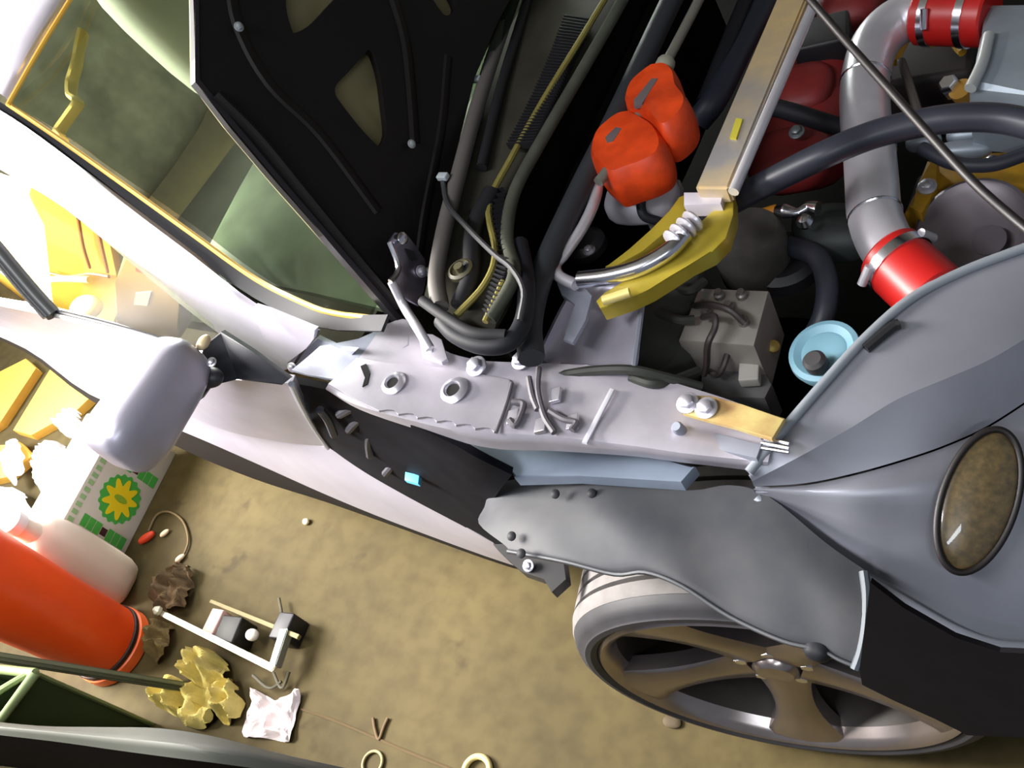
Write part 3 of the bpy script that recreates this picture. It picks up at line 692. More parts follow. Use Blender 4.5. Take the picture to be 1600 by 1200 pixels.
# ---------------- master cylinder reservoir and dark bay parts beneath the orange grips
resv = sup('fluid_reservoir', Z(1003, 312, .76), (.052, .006, 0), (-.008, .036, 0), (0, 0, .022), mat('reservoir_grey', (176, 172, 180), .5), car, 3.4, 28)
tube('reservoir_hose', ZL([(1035, 276, .795), (1014, 288, .795), (1002, 312, .79), (1006, 337, .775), (1030, 346, .76)], 0), .0065, blk_soft, resv, 10)
plate('reservoir_cover', ZL([(1030, 275), (1062, 280), (1058, 330), (1010, 345), (1005, 330)], .74), .02, mat('cover_grey', (150, 146, 148), .5), resv, .003)
lathe('dome_plug', [(.03, 0), (.03, .012), (.02, .02)], Z(918, 388, .72), (0, 0, 1), blk, car, 24)
bolt('tower_nut', Z(921, 392, .745), (0, 0, 1), .006, car)

# ---------------- ABS unit
za = .72
abs_t = [Z(1092, 450, za), Z(1201, 454, za), Z(1178, 540, za), Z(1060, 531, za)]
absu = plate('abs_unit', abs_t, .09, grey_abs, car, .003, (0, 0, 1))
for x, y in ((1125, 464), (1160, 464), (1140, 483), (1163, 505), (1105, 492)):
    lathe('abs_port', [(.007, 0), (.007, .006), (.0045, .008), (.0045, .012)], Z(x, y, za), (0, 0, 1), mat('port_grey', (120, 114, 110), .4, .5), absu, 14)
for q in ([(1085, 478, .72), (1110, 476, .745), (1140, 485, .75), (1163, 505, .735)], [(1098, 496, .735), (1116, 494, .75), (1117, 512, .745), (1106, 538, .735), (1104, 570, .70), (1100, 585, .68)], [(1140, 540, .70), (1132, 568, .69), (1122, 585, .68), (1108, 580, .68)]):
    tube('brake_line', ZL(q, 0), .0042, mat('line_dark', (58, 50, 48), .45), absu, 8)
plate('abs_base', [Z(x, y, .66) for x, y in ((1098, 560), (1180, 548), (1206, 600), (1195, 622), (1110, 620), (1094, 600))], .06, mat('abs_base_grey', (104, 102, 102), .6, .2, .2, 20), absu, .004)
box('abs_tag', Z(1172, 584, .672), (.012, .003, 0), (-.004, .014, 0), (0, 0, .008), mat('tag_pale', (168, 164, 156), .6), absu, .002)
lathe('abs_motor', [(.045, 0), (.05, .008), (.05, .07), (.044, .082), (.02, .086)], Z(1186, 425, .62), (0, .0, 1), mat('motor_dusty', (74, 70, 66), .75, 0, .35, 30), absu, 36)
lathe('motor_boss', [(.05, 0), (.05, .02), (.04, .028)], Z(1228, 420, .62), (0, 0, 1), blk, absu, 28)
lathe('brass_plug', [(.008, 0), (.008, .008), (.005, .01)], Z(1207, 543, .66), (.5, -.3, 1), mat('plug_brass', (176, 152, 78), .5, .4), absu, 14)
sup('air_box', Z(1040, 520, .66), (.055, .012, 0), (-.02, .10, 0), (0, 0, .055), mat('airbox_dusty', (62, 64, 58), .75, 0, .3, 16), car, 4.5, 28)
for q in ([(1050, 440, .73), (1075, 455, .74), (1100, 440, .73)], [(1030, 490, .73), (1060, 500, .735), (1085, 500, .73)], [(860, 590, .79), (920, 580, .79), (985, 578, .79), (1040, 590, .77), (1095, 605, .74)], [(985, 590, .775), (1030, 600, .77), (1090, 580, .72)]):
    tube('wiring_loom', ZL(q, 0), .006, mat('loom_dark', (52, 54, 48), .6), car, 8)
tube('curved_hose', ZL([(1235, 385, .66), (1275, 400, .67), (1292, 440, .67), (1288, 490, .66), (1270, 530, .64)], 0), .014, mat('hose_blueblack', (44, 46, 56), .5), car, 14)
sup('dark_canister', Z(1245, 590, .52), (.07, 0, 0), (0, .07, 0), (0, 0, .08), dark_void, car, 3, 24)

# ---------------- washer cap
wc = lathe('washer_cap', [(.004, .004), (.022, .006), (.026, .004), (.034, .008), (.040, .006), (.041, 0), (.038, -.012)], Z(1289, 552, .715), (-.1, -.12, 1), blue_cap, car, 40)
lathe('cap_knob', [(.013, 0), (.013, .012), (.009, .016)], Z(1277, 571, .725), (-.1, -.12, 1), mat('knob_dark', (60, 58, 60), .5), wc, 20)

# ---------------- intercooler pipe
ip = [(1470, 24, .755), (1432, 24, .755), (1396, 38, .753), (1366, 72, .75), (1352, 125, .748), (1352, 180, .745), (1358, 235, .742), (1362, 285, .738), (1366, 335, .734), (1382, 378, .73), (1408, 412, .728), (1432, 440, .726)]
pipe = tube('intercooler_pipe', ZL(ip, 0), .0315, alu, car, 28, 6)
def ring(name, pa, pb, r, m, par):
    a, b = Vector(pa), Vector(pb); d = b - a; L = d.length
    return lathe(name, [(r - .004, 0), (r, .001), (r, L - .001), (r - .004, L)], a, d, m, par, 40)
for x, y, x2, y2, zz in ((1339, 148, 1340, 153, .746), (1350, 208, 1353, 212, .744), (1362, 306, 1362.5, 309.5, .737)):
    pass
for i in (4, 6, 8):
    a = Z(*ip[i]); d = (Z(*ip[i + 1]) - a).normalized()
    lathe('weld_bead', [(.0315, 0), (.0328, .0015), (.0328, .003), (.0315, .0045)], a, d, steel, pipe, 36, cap=False)
c0, c1 = Z(1436, 24, .755), Z(1548, 26, .757)
coup = lathe('pipe_coupler', [(.036, 0), (.0385, .003), (.0385, (c1 - c0).length - .003), (.036, (c1 - c0).length)], c0, c1 - c0, red_sil, car, 40)
def tclamp(par, o, d, r, w=.011):
    d = Vector(d).normalized(); o = Vector(o)
    cl = lathe('hose_clamp', [(r, 0), (r + .002, .0005), (r + .002, w - .0005), (r, w)], o, d, steel, par, 40)
    return cl
dd = (c1 - c0).normalized()
tclamp(coup, c0 + dd * .013, dd, .0385); tclamp(coup, c0 + dd * .060, dd, .0385)
tube('clamp_bolt', [c0 + dd * .018 + Vector((.0, -.042, .012)), c0 + dd * .018 + Vector((0, -.030, .034))], .005, steel, coup, 10)
c2, c3 = Z(1388, 398, .73), Z(1462, 466, .72)
coup2 = lathe('pipe_coupler', [(.037, 0), (.0395, .003), (.0395, (c3 - c2).length - .003), (.037, (c3 - c2).length)], c2, c3 - c2, red_sil, car, 40)
dd = (c3 - c2).normalized()
tclamp(coup2, c2 + dd * .011, dd, .0395, .013)
u_ = dd.cross(Vector((0, 0, 1))).normalized()
for s_ in (-1, 1):
    tube('clamp_bolt', [c2 + dd * .017 + u_ * s_ * .048 + Vector((0, 0, .004)), c2 + dd * .017 + u_ * s_ * .034 + Vector((0, 0, .024))], .0055, alu, coup2, 10)

# ---------------- intake tank, engine, hoses
tank = plate('intake_tank', [Z(x, y, .77) for x, y in ((1536, 4), (1660, 2), (1680, 150), (1600, 142), (1512, 138), (1532, 60))], .10, casting, car, .012, (0, 0, 1))
plate('tank_flange', [Z(x, y, .735) for x, y in ((1510, 146), (1560, 150), (1640, 160), (1640, 182), (1580, 172), (1530, 162))], .02, mat('flange_pale', (186, 190, 190), .4, .4), tank, .004)
tube('tank_tube', ZL([(1525, 160, .735), (1570, 152, .74), (1620, 160, .74)], 0), .008, casting, tank, 12)
tube('tank_rib', ZL([(1545, 55, .775), (1534, 100, .775), (1516, 138, .775)], 0), .007, mat('flange_pale', (186, 190, 190), .4, .4), tank, 10)
lathe('tank_fitting', [(.012, 0), (.012, .02), (.009, .024)], Z(1492, 143, .75), (-.3, -.3, 1), steel, tank, 6)
lathe('brass_fitting', [(.014, 0), (.014, .02)], Z(1511, 152, .745), (-.3, -.3, 1), mat('plug_ochre', (150, 112, 40), .5, .3), tank, 16)
eng = sup('engine_cover', Z(1258, 170, .60), (.075, .02, 0), (-.03, .15, 0), (0, 0, .06), red_cover, car, 4.0, 32)
sup('cover_bulge', Z(1255, 140, .655), (.045, .01, 0), (-.01, .05, 0), (0, 0, .025), red_cover, eng, 2.6, 24)
sup('cover_bulge', Z(1235, 250, .645), (.06, .01, 0), (-.01, .055, 0), (0, 0, .03), red_cover, eng, 2.8, 24)
sup('cover_bulge', Z(1330, 20, .62), (.05, .01, 0), (-.01, .06, 0), (0, 0, .05), red_cover, eng, 3, 24)
bolt('cover_nut', Z(1245, 207, .69), (0, -.2, 1), .0075, eng, mat('nut_grey', (130, 136, 138), .4, .6))
box('dark_coil', Z(1288, 70, .66), (.04, .01, 0), (-.01, .035, 0), (0, 0, .03), blk, car, .006)
box('timing_case', Z(1450, 110, .60), (.07, .01, 0), (-.01, .09, 0), (0, 0, .06), mat('case_dark', (44, 36, 34), .7, 0, .4, 20), car, .01)
for q in ([(1418, 58, .70), (1406, 80, .70), (1398, 98, .70)], [(1488, 62, .69), (1496, 74, .69), (1504, 82, .69)]):
    tube('yellow_strip', ZL(q, 0), .006, must_m, car, 8)
yb = plate('yellow_casting', [Z(x, y, .62) for x, y in ((1455, 250), (1490, 236), (1560, 244), (1650, 232), (1650, 325), (1580, 318), (1520, 300), (1470, 308), (1440, 340), (1412, 332), (1432, 300))], .05, must_m, car, .006)
plate('yellow_arm', [Z(x, y, .64) for x, y in ((1448, 250), (1466, 252), (1462, 295), (1440, 335), (1420, 322), (1440, 290))], .03, must_m, yb, .005)
bolt('casting_bolt', Z(1449, 292, .655), (0, -.2, 1), .008, yb)
bolt('casting_bolt', Z(1550, 252, .635), (0, -.2, 1), .006, yb)
for x, y, a in ((1518, 210, .03), (1505, 235, .034), (1443, 222, .022)):
    sup('sensor_plug', Z(x, y, .67), (a, .004, 0), (-.002, .012, 0), (0, 0, .012), casting, car, 2.8, 20)
box('belt_cover', Z(1510, 335, .55), (.07, .01, 0), (0, .05, 0), (0, 0, .04), blk, car, .01)
pul = lathe('pulley', [(.002, .002), (.054, .004), (.066, .010), (.070, .008), (.070, -.02)], Z(1520, 362, .62), (-.12, -.35, 1), mat('pulley_grey', (120, 112, 118), .4, .5, .15, 8), car, 48)
lathe('pulley_bore', [(.020, 0), (.020, .002)], Z(1546, 376, .632), (-.12, -.35, 1), mat('bore_grey', (74, 66, 72), .5), pul, 24)
tube('coolant_hose', ZL([(1105, 338, .79), (1150, 312, .81), (1205, 283, .84), (1285, 243, .86), (1360, 212, .86), (1430, 194, .86), (1500, 184, .86), (1570, 186, .855), (1650, 205, .85)], 0), .0155, mat('hose_slate', (36, 38, 47), .4), car, 18, 6)
tube('rear_hose', ZL([(1195, 164, .74), (1240, 176, .74), (1290, 192, .735), (1340, 208, .73)], 0), .0125, blk_soft, car, 14, 6)
tube('vacuum_hose', ZL([(1440, 232, .70), (1490, 255, .70), (1545, 258, .70), (1590, 245, .70), (1640, 225, .70)], 0), .009, mat('hose_navy', (50, 52, 62), .5), car, 12)
tube('thin_wire', ZL([(1408, 95, .71), (1420, 130, .71), (1436, 180, .72)], 0), .006, mat('wire_grey', (84, 80, 74), .5), car, 8)
tube('hood_cable', ZL([(1240, -30, 1.0), (1268, 2, 1.0), (1320, 62, .985), (1388, 138, .975), (1450, 208, .965), (1520, 284, .955), (1580, 338, .945), (1650, 395, .94)], 0), .0042, mat('cable_black', (24, 18, 20), .5), car, 10, 5)
tube('fuel_fitting', ZL([(1212, 328, .70), (1226, 330, .70), (1245, 332, .70), (1262, 324, .70), (1278, 326, .70)], 0), [.006, .010, .006, .008, .010], steel, car, 12)
lathe('fitting_ball', [(.003, 0), (.009, .003), (.011, .01), (.007, .018), (.002, .02)], Z(1260, 352, .69), (0, -.2, 1), steel, car, 16)
tube('orange_tube', ZL([(1150, 340, .69), (1185, 338, .69), (1215, 330, .69)], 0), .010, mat('tube_ochre', (186, 120, 20), .5), car, 10)
sup('actuator', Z(1300, 365, .64), (.05, .01, 0), (-.02, .04, 0), (0, 0, .03), mat('actuator_grey', (52, 58, 56), .6), car, 3, 24)

# ---------------- bumper with headlamp
b0 = [(1168, 735, .735), (1226, 664, .745), (1290, 590, .75), (1350, 525, .752), (1420, 464, .752), (1500, 422, .748), (1600, 384, .742), (1700, 350, .735)]
b1 = [(1172, 744, .732), (1236, 678, .742), (1302, 612, .746), (1364, 552, .748), (1440, 492, .748), (1512, 455, .745), (1608, 415, .738), (1700, 390, .73)]
b2 = [(1175, 752, .725), (1252, 712, .735), (1330, 668, .738), (1402, 624, .738), (1482, 590, .732), (1550, 560, .724), (1635, 510, .714), (1720, 470, .70)]
b3 = [(1178, 760, .715), (1258, 755, .71), (1340, 738, .705), (1420, 715, .70), (1480, 694, .693), (1545, 664, .683), (1630, 610, .67), (1720, 560, .66)]
b4 = [(1178, 765, .712), (1256, 770, .70), (1335, 768, .69), (1415, 762, .68), (1480, 755, .668), (1545, 740, .655), (1630, 720, .64), (1720, 700, .62)]
b5 = [(1180, 770, .70), (1250, 802, .672), (1325, 826, .655), (1405, 844, .64), (1470, 846, .63), (1545, 842, .615), (1630, 840, .60), (1720, 830, .58)]
b6 = [(1181, 775, .69), (1247, 828, .67), (1330, 880, .65), (1420, 924, .625), (1500, 955, .60), (1565, 975, .58), (1640, 985, .56), (1720, 980, .54)]
b7 = [(1182, 781, .685), (1242, 836, .668), (1326, 893, .648), (1412, 943, .622), (1492, 988, .592), (1562, 1012, .57), (1640, 1015, .55), (1720, 1010, .53)]
bumper = sheet('bumper', [ZL(r, 0) for r in (b0, b1, b2)], bumper_paint, car, 5, .005)
bumper['label'] = 'grey bumper corner pulled loose, with an oval headlamp'
# top skin continues to the seam; lower scallop is its own panel
sheet('nose_panel', [ZL(r, 0) for r in (b2, [tuple((p + q) / 2 for p, q in zip(u, v)) for u, v in zip(b2, b3)], b3)], bumper_paint, bumper, 5, .005)
b4 = [(x, y, z + .020 * min(1, i / 2)) for i, (x, y, z) in enumerate(b4)]
b5 = [(x, y, z + .020 * min(1, i / 2)) for i, (x, y, z) in enumerate(b5)]
b7 = [(x, y, b6[i][2] + .004) for i, (x, y, z) in enumerate(b7)]
b3b = [(x + 1, y + 3, z - .003) for x, y, z in b3]
sheet('headlamp_scallop', [ZL(r, 0) for r in (b3b, b4, b5, b6)], bumper_paint, bumper, 5, .005)
sheet('arch_flange', [ZL(r, 0) for r in (b6, b7)], mat('arch_paint', (150, 154, 162), .4, .2), bumper, 5, .005)
tube('nose_lip', ZL([(x + 2, y + 3, z + .002) for x, y, z in b0], 0), .0055, mat('lip_pale', (150, 156, 164), .4, .3), bumper, 10, 5)
tube('arch_lip', ZL([(x, y - 3, z + .003) for x, y, z in b7], 0), .006, mat('lip_lit', (176, 180, 190), .4, .2), bumper, 10, 5)  # paler than the bumper: light from above is in the colour
tube('edge_bead', ZL([(1352, 545, .752), (1392, 512, .754), (1405, 506, .754)], 0), .006, blk, bumper, 8)
# headlamp: oval lens
hc = Z(1527, 782, .676)
hx = (Z(1590, 770, .668) - Z(1468, 790, .684)) * .5; hy = (Z(1548, 672, .700) - Z(1508, 888, .640)) * .5
hn = hx.cross(hy).normalized()
if hn.dot(CC - hc) < 0: hn = -hn
def oval(sx, sy, off=0): return [hc + hn * off + hx * sx * math.cos(a) + hy * sy * math.sin(a) for a in [2 * math.pi * i / 48 for i in range(48)]]
lamp = tube('headlamp', oval(1.03, 1.02, .004) + [oval(1.03, 1.02, .004)[0]], .0035, mat('lamp_gasket', (24, 18, 18), .5), bumper, 10, 2)
def oval_dome(name, sx, sy, h, m, par, base=0.0):
    bm = bmesh.new(); rings = []
    for k in range(8):
        t = k / 8; s = math.cos(t * math.pi / 2) ; o = math.sin(t * math.pi / 2) * h
        rings.append([bm.verts.new(p) for p in oval(sx * s, sy * s, base + o)])
    for a, b in zip(rings, rings[1:]):
        for q in range(48): bm.faces.new((a[q], a[(q + 1) % 48], b[(q + 1) % 48], b[q]))
    bm.faces.new(rings[-1])
    return link(name, bm, m, par)
lens = oval_dome('headlamp_lens', 1.0, 1.0, .008, lamp_m, bumper, .001)

# ================================================================== THINGS LYING ON THE CAR
rod = thing('support_rod', 'thin grey rod carrying two orange rubber grips, lying across the engine bay', 'rod', Z(1040, 110, .84))
tube('rod_shaft', ZL([(1130, -80, .86), (1092, 0, .86), (1060, 62, .86), (1038, 104, .86), (1010, 160, .86), (960, 250, .86), (935, 285, .86)], 0), .007, mat('shaft_grey', (130, 128, 118), .45, .4), rod, 12)
lathe('rod_collar', [(.012, 0), (.013, .004), (.013, .012), (.010, .016)], Z(1042, 96, .86), Z(1030, 118, .86) - Z(1042, 96, .86), mat('collar_grey', (140, 140, 124), .5), rod, 18)
def grip(pts, slot, zz):
    P_ = [Z(x, y, zz) for x, y in pts]
    c = sum(P_, Vector()) / len(P_)
    bm = bmesh.new(); rings = []
    loop = cr(P_ + [P_[0]], 4)[:-1]
    for s, dz in ((.72, -.05), (.95, -.042), (1.0, -.025), (1.0, -.006), (.95, .008), (.84, .017), (.45, .019)):
        rings.append([bm.verts.new(c + (p - c) * s + Vector((0, 0, dz))) for p in loop])
    n_ = len(loop)
    for a, b in zip(rings, rings[1:]):
        for q in range(n_): bm.faces.new((a[q], a[(q + 1) % n_], b[(q + 1) % n_], b[q]))
    bm.faces.new(rings[-1]); bm.faces.new(list(reversed(rings[0])))
    g = link('orange_grip', bm, orange_m, rod)
    plate('grip_slot', [Z(x, y, zz + .0198) for x, y in slot], .006, mat('slot_grey', (104, 92, 92), .5), g, .001)
    return g
grip([(1022, 108), (1045, 106), (1060, 120), (1066, 145), (1082, 168), (1076, 192), (1056, 212), (1040, 218), (1028, 205), (1008, 186), (985, 176), (977, 160), (986, 138), (1005, 120)], [(1018, 122), (1028, 122), (1003, 162), (990, 165), (990, 156)], .862)
grip([(990, 180), (1012, 192), (1032, 206), (1046, 232), (1040, 256), (1015, 272), (985, 282), (962, 290), (948, 282), (928, 262), (924, 240), (932, 216), (950, 198), (970, 184)], [(962, 198), (971, 200), (958, 220), (948, 223), (945, 214)], .852)

# ================================================================== CLUTTER ON THE FLOOR
white_card = mat('white_card', (206, 198, 184), .7); green_ink = mat('green_ink', (70, 168, 66), .6); yellow_ink = mat('yellow_ink', (236, 206, 16), .6); dark_ink = mat('dark_ink', (60, 24, 24), .6)
# oil carton: printed face turned to the car's nose
A0, A1 = Z(197, 862, 0), Z(279, 702, 0)
AX0 = A0
ev = (A1 - A0); ln = ev.length; ev.normalize(); ev2 = Vector((ev.y, -ev.x, 0))
if ev2.x < 0: ev2 = -ev2
A0 = A0 - ev * .06
LB, HB, DB = ln + .045, .212, .15
ob = thing('oil_carton', 'white motor oil carton with green and yellow sunburst emblem on the floor', 'box', A0 + ev * LB * .5 - ev2 * DB * .5)
box('carton', A0 + ev * LB * .5 - ev2 * DB * .5 + Vector((0, 0, HB / 2)), ev * LB * .5, ev2 * DB * .5, (0, 0, HB / 2), white_card, ob, .003)
def fp(u, v, d=.0008): return AX0 + ev * u + Vector((0, 0, v)) + ev2 * d
def star(name, u0, v0, fn, d, th, m, par, n=90):
    bm = bmesh.new(); c = bm.verts.new(fp(u0, v0, d)); t = []; b = []
    for i in range(n):
        a = 2 * math.pi * i / n; r = fn(a)
        t.append(bm.verts.new(fp(u0 + r[0], v0 + r[1], d))); b.append(bm.verts.new(fp(u0 + r[0], v0 + r[1], d - th)))
    for i in range(n):
        j = (i + 1) % n
        bm.faces.new((c, t[i], t[j])); bm.faces.new((t[j], t[i], b[i], b[j]))
    return link(name, bm, m, par)
def emblem(u0, v0, R_):
    e = star('emblem', u0, v0, lambda a: (R_ * (1 + .05 * math.cos(18 * a)) * math.cos(a), R_ * (1 + .05 * math.cos(18 * a)) * math.sin(a)), .0014, .001, green_ink, ob)
    star('petals', u0, v0, lambda a: (R_ * .88 * (.80 + .2 * math.cos(9 * a)) * math.cos(a), R_ * .88 * (.80 + .2 * math.cos(9 * a)) * math.sin(a)), .0028, .001, yellow_ink, e)
    star('emblem_eye', u0, v0, lambda a: (R_ * .14 * math.cos(a), R_ * .34 * math.sin(a)), .0042, .001, mat('eye_green', (140, 172, 40), .6), e, 30)
emblem(.107, .094, .064); emblem(.28, .094, .064)
def word(u0, u1, v0, v1, n, dark):
    w = (v1 - v0) / n
    for i in range(n):
        q0_, q1_ = v0 + w * i + w * .06, v0 + w * (i + 1) - w * .06
        k = .006 if i == dark else 0
        plate('dark_letter' if i == dark else 'letter', [fp(u0 + k, q0_, .0014), fp(u1 - k, q0_, .0014), fp(u1 - k, q1_, .0014), fp(u0 + k, q1_, .0014)], .0008, dark_ink if i == dark else green_ink, ob)
word(-.004, .028, .015, .168, 7, 3); word(.181, .213, .015, .168, 7, 3)
for i in range(14):
    u0 = -.03 + i * .021
    plate('small_letter', [fp(u0, .186, .0014), fp(u0 + .012, .186, .0014), fp(u0 + .012, .204, .0014), fp(u0, .204, .0014)], .0008, mat('pale_green_ink', (150, 186, 130), .6), ob)

# white jug
JB = Z(208, 942, 0) + Vector((-.083, .022, 0))
jm = mat('milky_plastic', (226, 212, 190), .5, 0, .06, 5)
jug = thing('plastic_jug', 'milky white plastic jug standing between the oil carton and orange bucket', 'jug', JB)
def jw(a, b, c): 
    s = 1 - .10 * max(0, c) ** 3; return (a * s, b * s, c)
sup('jug_body', JB + Vector((0, 0, .155)), ev * .066, ev2 * .075, (0, 0, .155), jm, jug, 5, 36, jw)
lathe('jug_neck', [(.03, 0), (.026, .02), (.024, .05)], JB + Vector((0, 0, .30)) + ev2 * .02, (0, 0, 1), jm, jug, 24)
lathe('jug_cap', [(.028, 0), (.028, .025), (.024, .028)], JB + Vector((0, 0, .345)) + ev2 * .02, (0, 0, 1), mat('cap_white', (236, 232, 226), .5), jug, 24)
tube('jug_handle', [JB + Vector((0, 0, .28)) - ev2 * .05, JB + Vector((0, 0, .34)) - ev2 * .07, JB + Vector((0, 0, .355)) - ev2 * .02, JB + Vector((0, 0, .33)) + ev2 * .01], .012, jm, jug, 12)

# orange bucket
BB = Z(222, 1020, 0) + Vector((-.085, -.015, 0))
bko = mat('orange_plastic', (232, 74, 16), .4, 0, .08, 5)
bucket = thing('orange_bucket', 'large orange plastic bucket standing on the floor at the left edge', 'bucket', BB)
lathe('bucket_shell', [(.082, 0), (.088, .004), (.094, .22), (.102, .40), (.106, .47), (.110, .47), (.110, .48), (.098, .48), (.09, .25), (.082, .012)], BB, (0, 0, 1), bko, bucket, 48)
lathe('bucket_foot', [(.09, 0), (.096, .004), (.096, .03), (.09, .034)], BB, (0, 0, 1), mat('orange_foot', (240, 104, 44), .4), bucket, 48)
lathe('bucket_band', [(.0905, .034), (.093, .036), (.0935, .046), (.0915, .048)], BB, (0, 0, 1), mat('band_black', (44, 24, 16), .6), bucket, 48)

# olive strip leaning over the bucket
pl_ = thing('olive_strip', 'dark olive rubber strip lying along the foot of the orange bucket', 'strip', Z(230, 1062, .20))
bar_box(Z(-60, 1018, .40), Z(300, 1075, .02), .011, .011, mat('strip_olive', (70, 74, 46), .6), pl_, 'strip_body', .008)
bar_box(Z(-60, 1014, .415), Z(296, 1071, .032), .004, .004, mat('strip_rib', (92, 96, 66), .6), pl_, 'strip_rib', .004, .001)

# green bin
gm = mat('green_plastic', (52, 66, 32), .5, 0, .15, 8); gm2 = mat('green_rim', (134, 150, 100), .45)
gb_top = .40
G = [Z(240, 1136, 0), Z(150, 1165, 0)]
bn = thing('green_bin', 'dark green plastic bin with pale rim in the bottom left corner', 'bin', Z(160, 1140, 0))
bm = bmesh.new()
bA, bB_ = Z(240, 1133, 0), Z(150, 1190, 0)
tA, tB_ = Z(55, 1052, .36), Z(-10, 1140, .36)
back = Vector((-.20, -.05, 0))
base = [bA, bB_, bB_ + back * .8, bA + back * .8]; top_ = [tA, tB_, tB_ + back, tA + back]
vb = [bm.verts.new(p) for p in base]; vt = [bm.verts.new(p) for p in top_]
ci = sum(top_, Vector()) / 4; cb_ = sum(base, Vector()) / 4
vi = [bm.verts.new(ci + (p - ci) * .92) for p in top_]; vbi = [bm.verts.new(cb_ + (p - cb_) * .9 + Vector((0, 0, .01))) for p in base]
for i in range(4):
    j = (i + 1) % 4
    bm.faces.new((vb[i], vb[j], vt[j], vt[i])); bm.faces.new((vt[i], vt[j], vi[j], vi[i])); bm.faces.new((vi[i], vi[j], vbi[j], vbi[i]))
bm.faces.new(vb); bm.faces.new(vbi)
link('bin_shell', bm, gm, bn, False)
tube('bin_rim', top_ + [top_[0]], .010, gm2, bn, 10, 2, 1, True)
tube('bin_edge', [bA, tA], .005, mat('green_edge', (92, 104, 60), .5), bn, 8)
tube('bin_handle', [top_[0] + back * .08, top_[0] + back * .2 + Vector((.0, -.05, .02)), top_[1] + back * .25 + Vector((0, .03, .02)), top_[1] + back * .1], .007, gm2, bn, 8)

# dark panel in the foreground
pan = [[(-60, 1122, .46), (60, 1134, .47), (160, 1136, .48), (250, 1138, .48), (340, 1152, .45), (440, 1178, .38), (540, 1200, .30)],
       [(-60, 1130, .48), (70, 1142, .495), (170, 1152, .50), (260, 1160, .50), (350, 1172, .47), (440, 1190, .40), (530, 1212, .31)],
       [(-60, 1142, .47), (80, 1158, .48), (180, 1172, .485), (270, 1184, .485), (350, 1194, .46), (430, 1206, .40), (520, 1225, .3)],
       [(-60, 1190, .002), (80, 1206, .002), (180, 1220, .002), (270, 1234, .002), (350, 1244, .002), (430, 1256, .002), (520, 1270, .002)]]
pn = tag(sheet('loose_panel', [ZL(r, 0) for r in pan[:3]], mat('panel_grey', (88, 90, 82), .5, 0, .12, 6), None, 4, .008), 'dark grey curved loose body panel standing along the bottom left edge', 'panel')
sheet('panel_lining', [ZL([(x, y, z - .004) for x, y, z in r], 0) for r in pan[2:]], mat('lining_black', (10, 8, 10), .9, spec=.05), pn, 4, .008)

# small jack frame
jk = thing('jack_frame', 'small metal jack frame with bright steel bars on the floor', 'jack', Z(360, 1000, 0))
js = mat('jack_steel', (205, 200, 180), .35, .7, .25, 30)
bar_box(Z(250, 957, .09), Z(430, 1046, .06), .006, .007, js, jk, 'side_bar', .006, .002)
bar_box(Z(330, 940, .05), Z(468, 996, .05), .004, .005, mat('jack_olive', (118, 108, 66), .6, .2), jk, 'side_bar', .005, .001)
lathe('bar_knob', [(.004, 0), (.010, .004), (.011, .012), (.005, .02)], Z(252, 957, .092), (-.4, 0, 1), mat('knob_pale', (206, 202, 176), .4, .4), jk, 18)
bar_box(Z(430, 1042, .05), Z(448, 985, .05), .009, .011, mat('jack_plate', (150, 156, 150), .35, .6), jk, 'end_plate', .012, .002)
box('dark_motor', Z(368, 990, .035), (.03, .006, 0), (-.006, .03, 0), (0, 0, .03), mat('motor_black', (22, 24, 18), .5), jk, .004)
box('pink_label', Z(340, 976, .045), (.018, .003, 0), (-.004, .03, 0), (0, 0, .02), mat('label_pink', (236, 190, 176), .6), jk, .003)
sup('cotton_wad', Z(394, 992, .05), (.016, .004, 0), (-.004, .013, 0), (0, 0, .012), mat('wad_white', (220, 212, 196), .8), jk, 2.2, 16)
box('corner_block', Z(452, 985, .03), (.022, .004, 0), (-.004, .03, 0), (0, 0, .03), blk, jk, .004)
for q in ([(436, 935), (440, 960), (436, 985)], [(395, 1055), (420, 1075), (440, 1065)], [(425, 1045), (440, 1075), (452, 1050)]):
    tube('jack_wire', ZL([(x, y, .02) for x, y in q], 0), .0035, mat('wire_olive', (70, 66, 44), .5), jk, 8)

# crumpled things
def crumple(name, outline, h, m, label, cat, seed, amp=.03, res=22, group=None, zbase=.002, thick=.0015, freq=24):
    P_ = [Z(x, y, zbase) for x, y in outline]
    c = sum(P_, Vector()) / len(P_)
    loop = resample(cr(P_ + [P_[0]], 4), 41)[:-1]
    bm = bmesh.new(); rings = []
    rnd = Vector((seed * 3.7, seed * 1.3, seed * .7))
    for k in range(1, 15):
        t = k / 14
        ring_ = []
        for i, p in enumerate(loop):
            q = c + (p - c) * t * .84
            f = noise.noise(q * freq + rnd); g = noise.noise(q * freq * 2.3 + rnd * 2)
            ridge = 1 - abs(f) * 3
            zz = max(0.0, h * (1 - t ** 3) * .55 + amp * (ridge * .6 + g * .4 + .2))
            q = q + Vector((noise.noise(q * 9 + rnd) * .006, noise.noise(q * 9 - rnd) * .006, zz))
            ring_.append(bm.verts.new(q))
        rings.append(ring_)
    cv = bm.verts.new(c + Vector((0, 0, h * .6 + amp * .4)))
    n_ = len(loop)
    for i in range(n_): bm.faces.new((cv, rings[0][i], rings[0][(i + 1) % n_]))
    for a, b in zip(rings, rings[1:]):
        for i in range(n_): bm.faces.new((a[i], b[i], b[(i + 1) % n_], a[(i + 1) % n_]))
    o = link(name, bm, m, None, False)
    md = o.modifiers.new('sheet_thickness', 'SOLIDIFY'); md.thickness = thick; md.offset = -1
    return tag(o, label, cat, group)
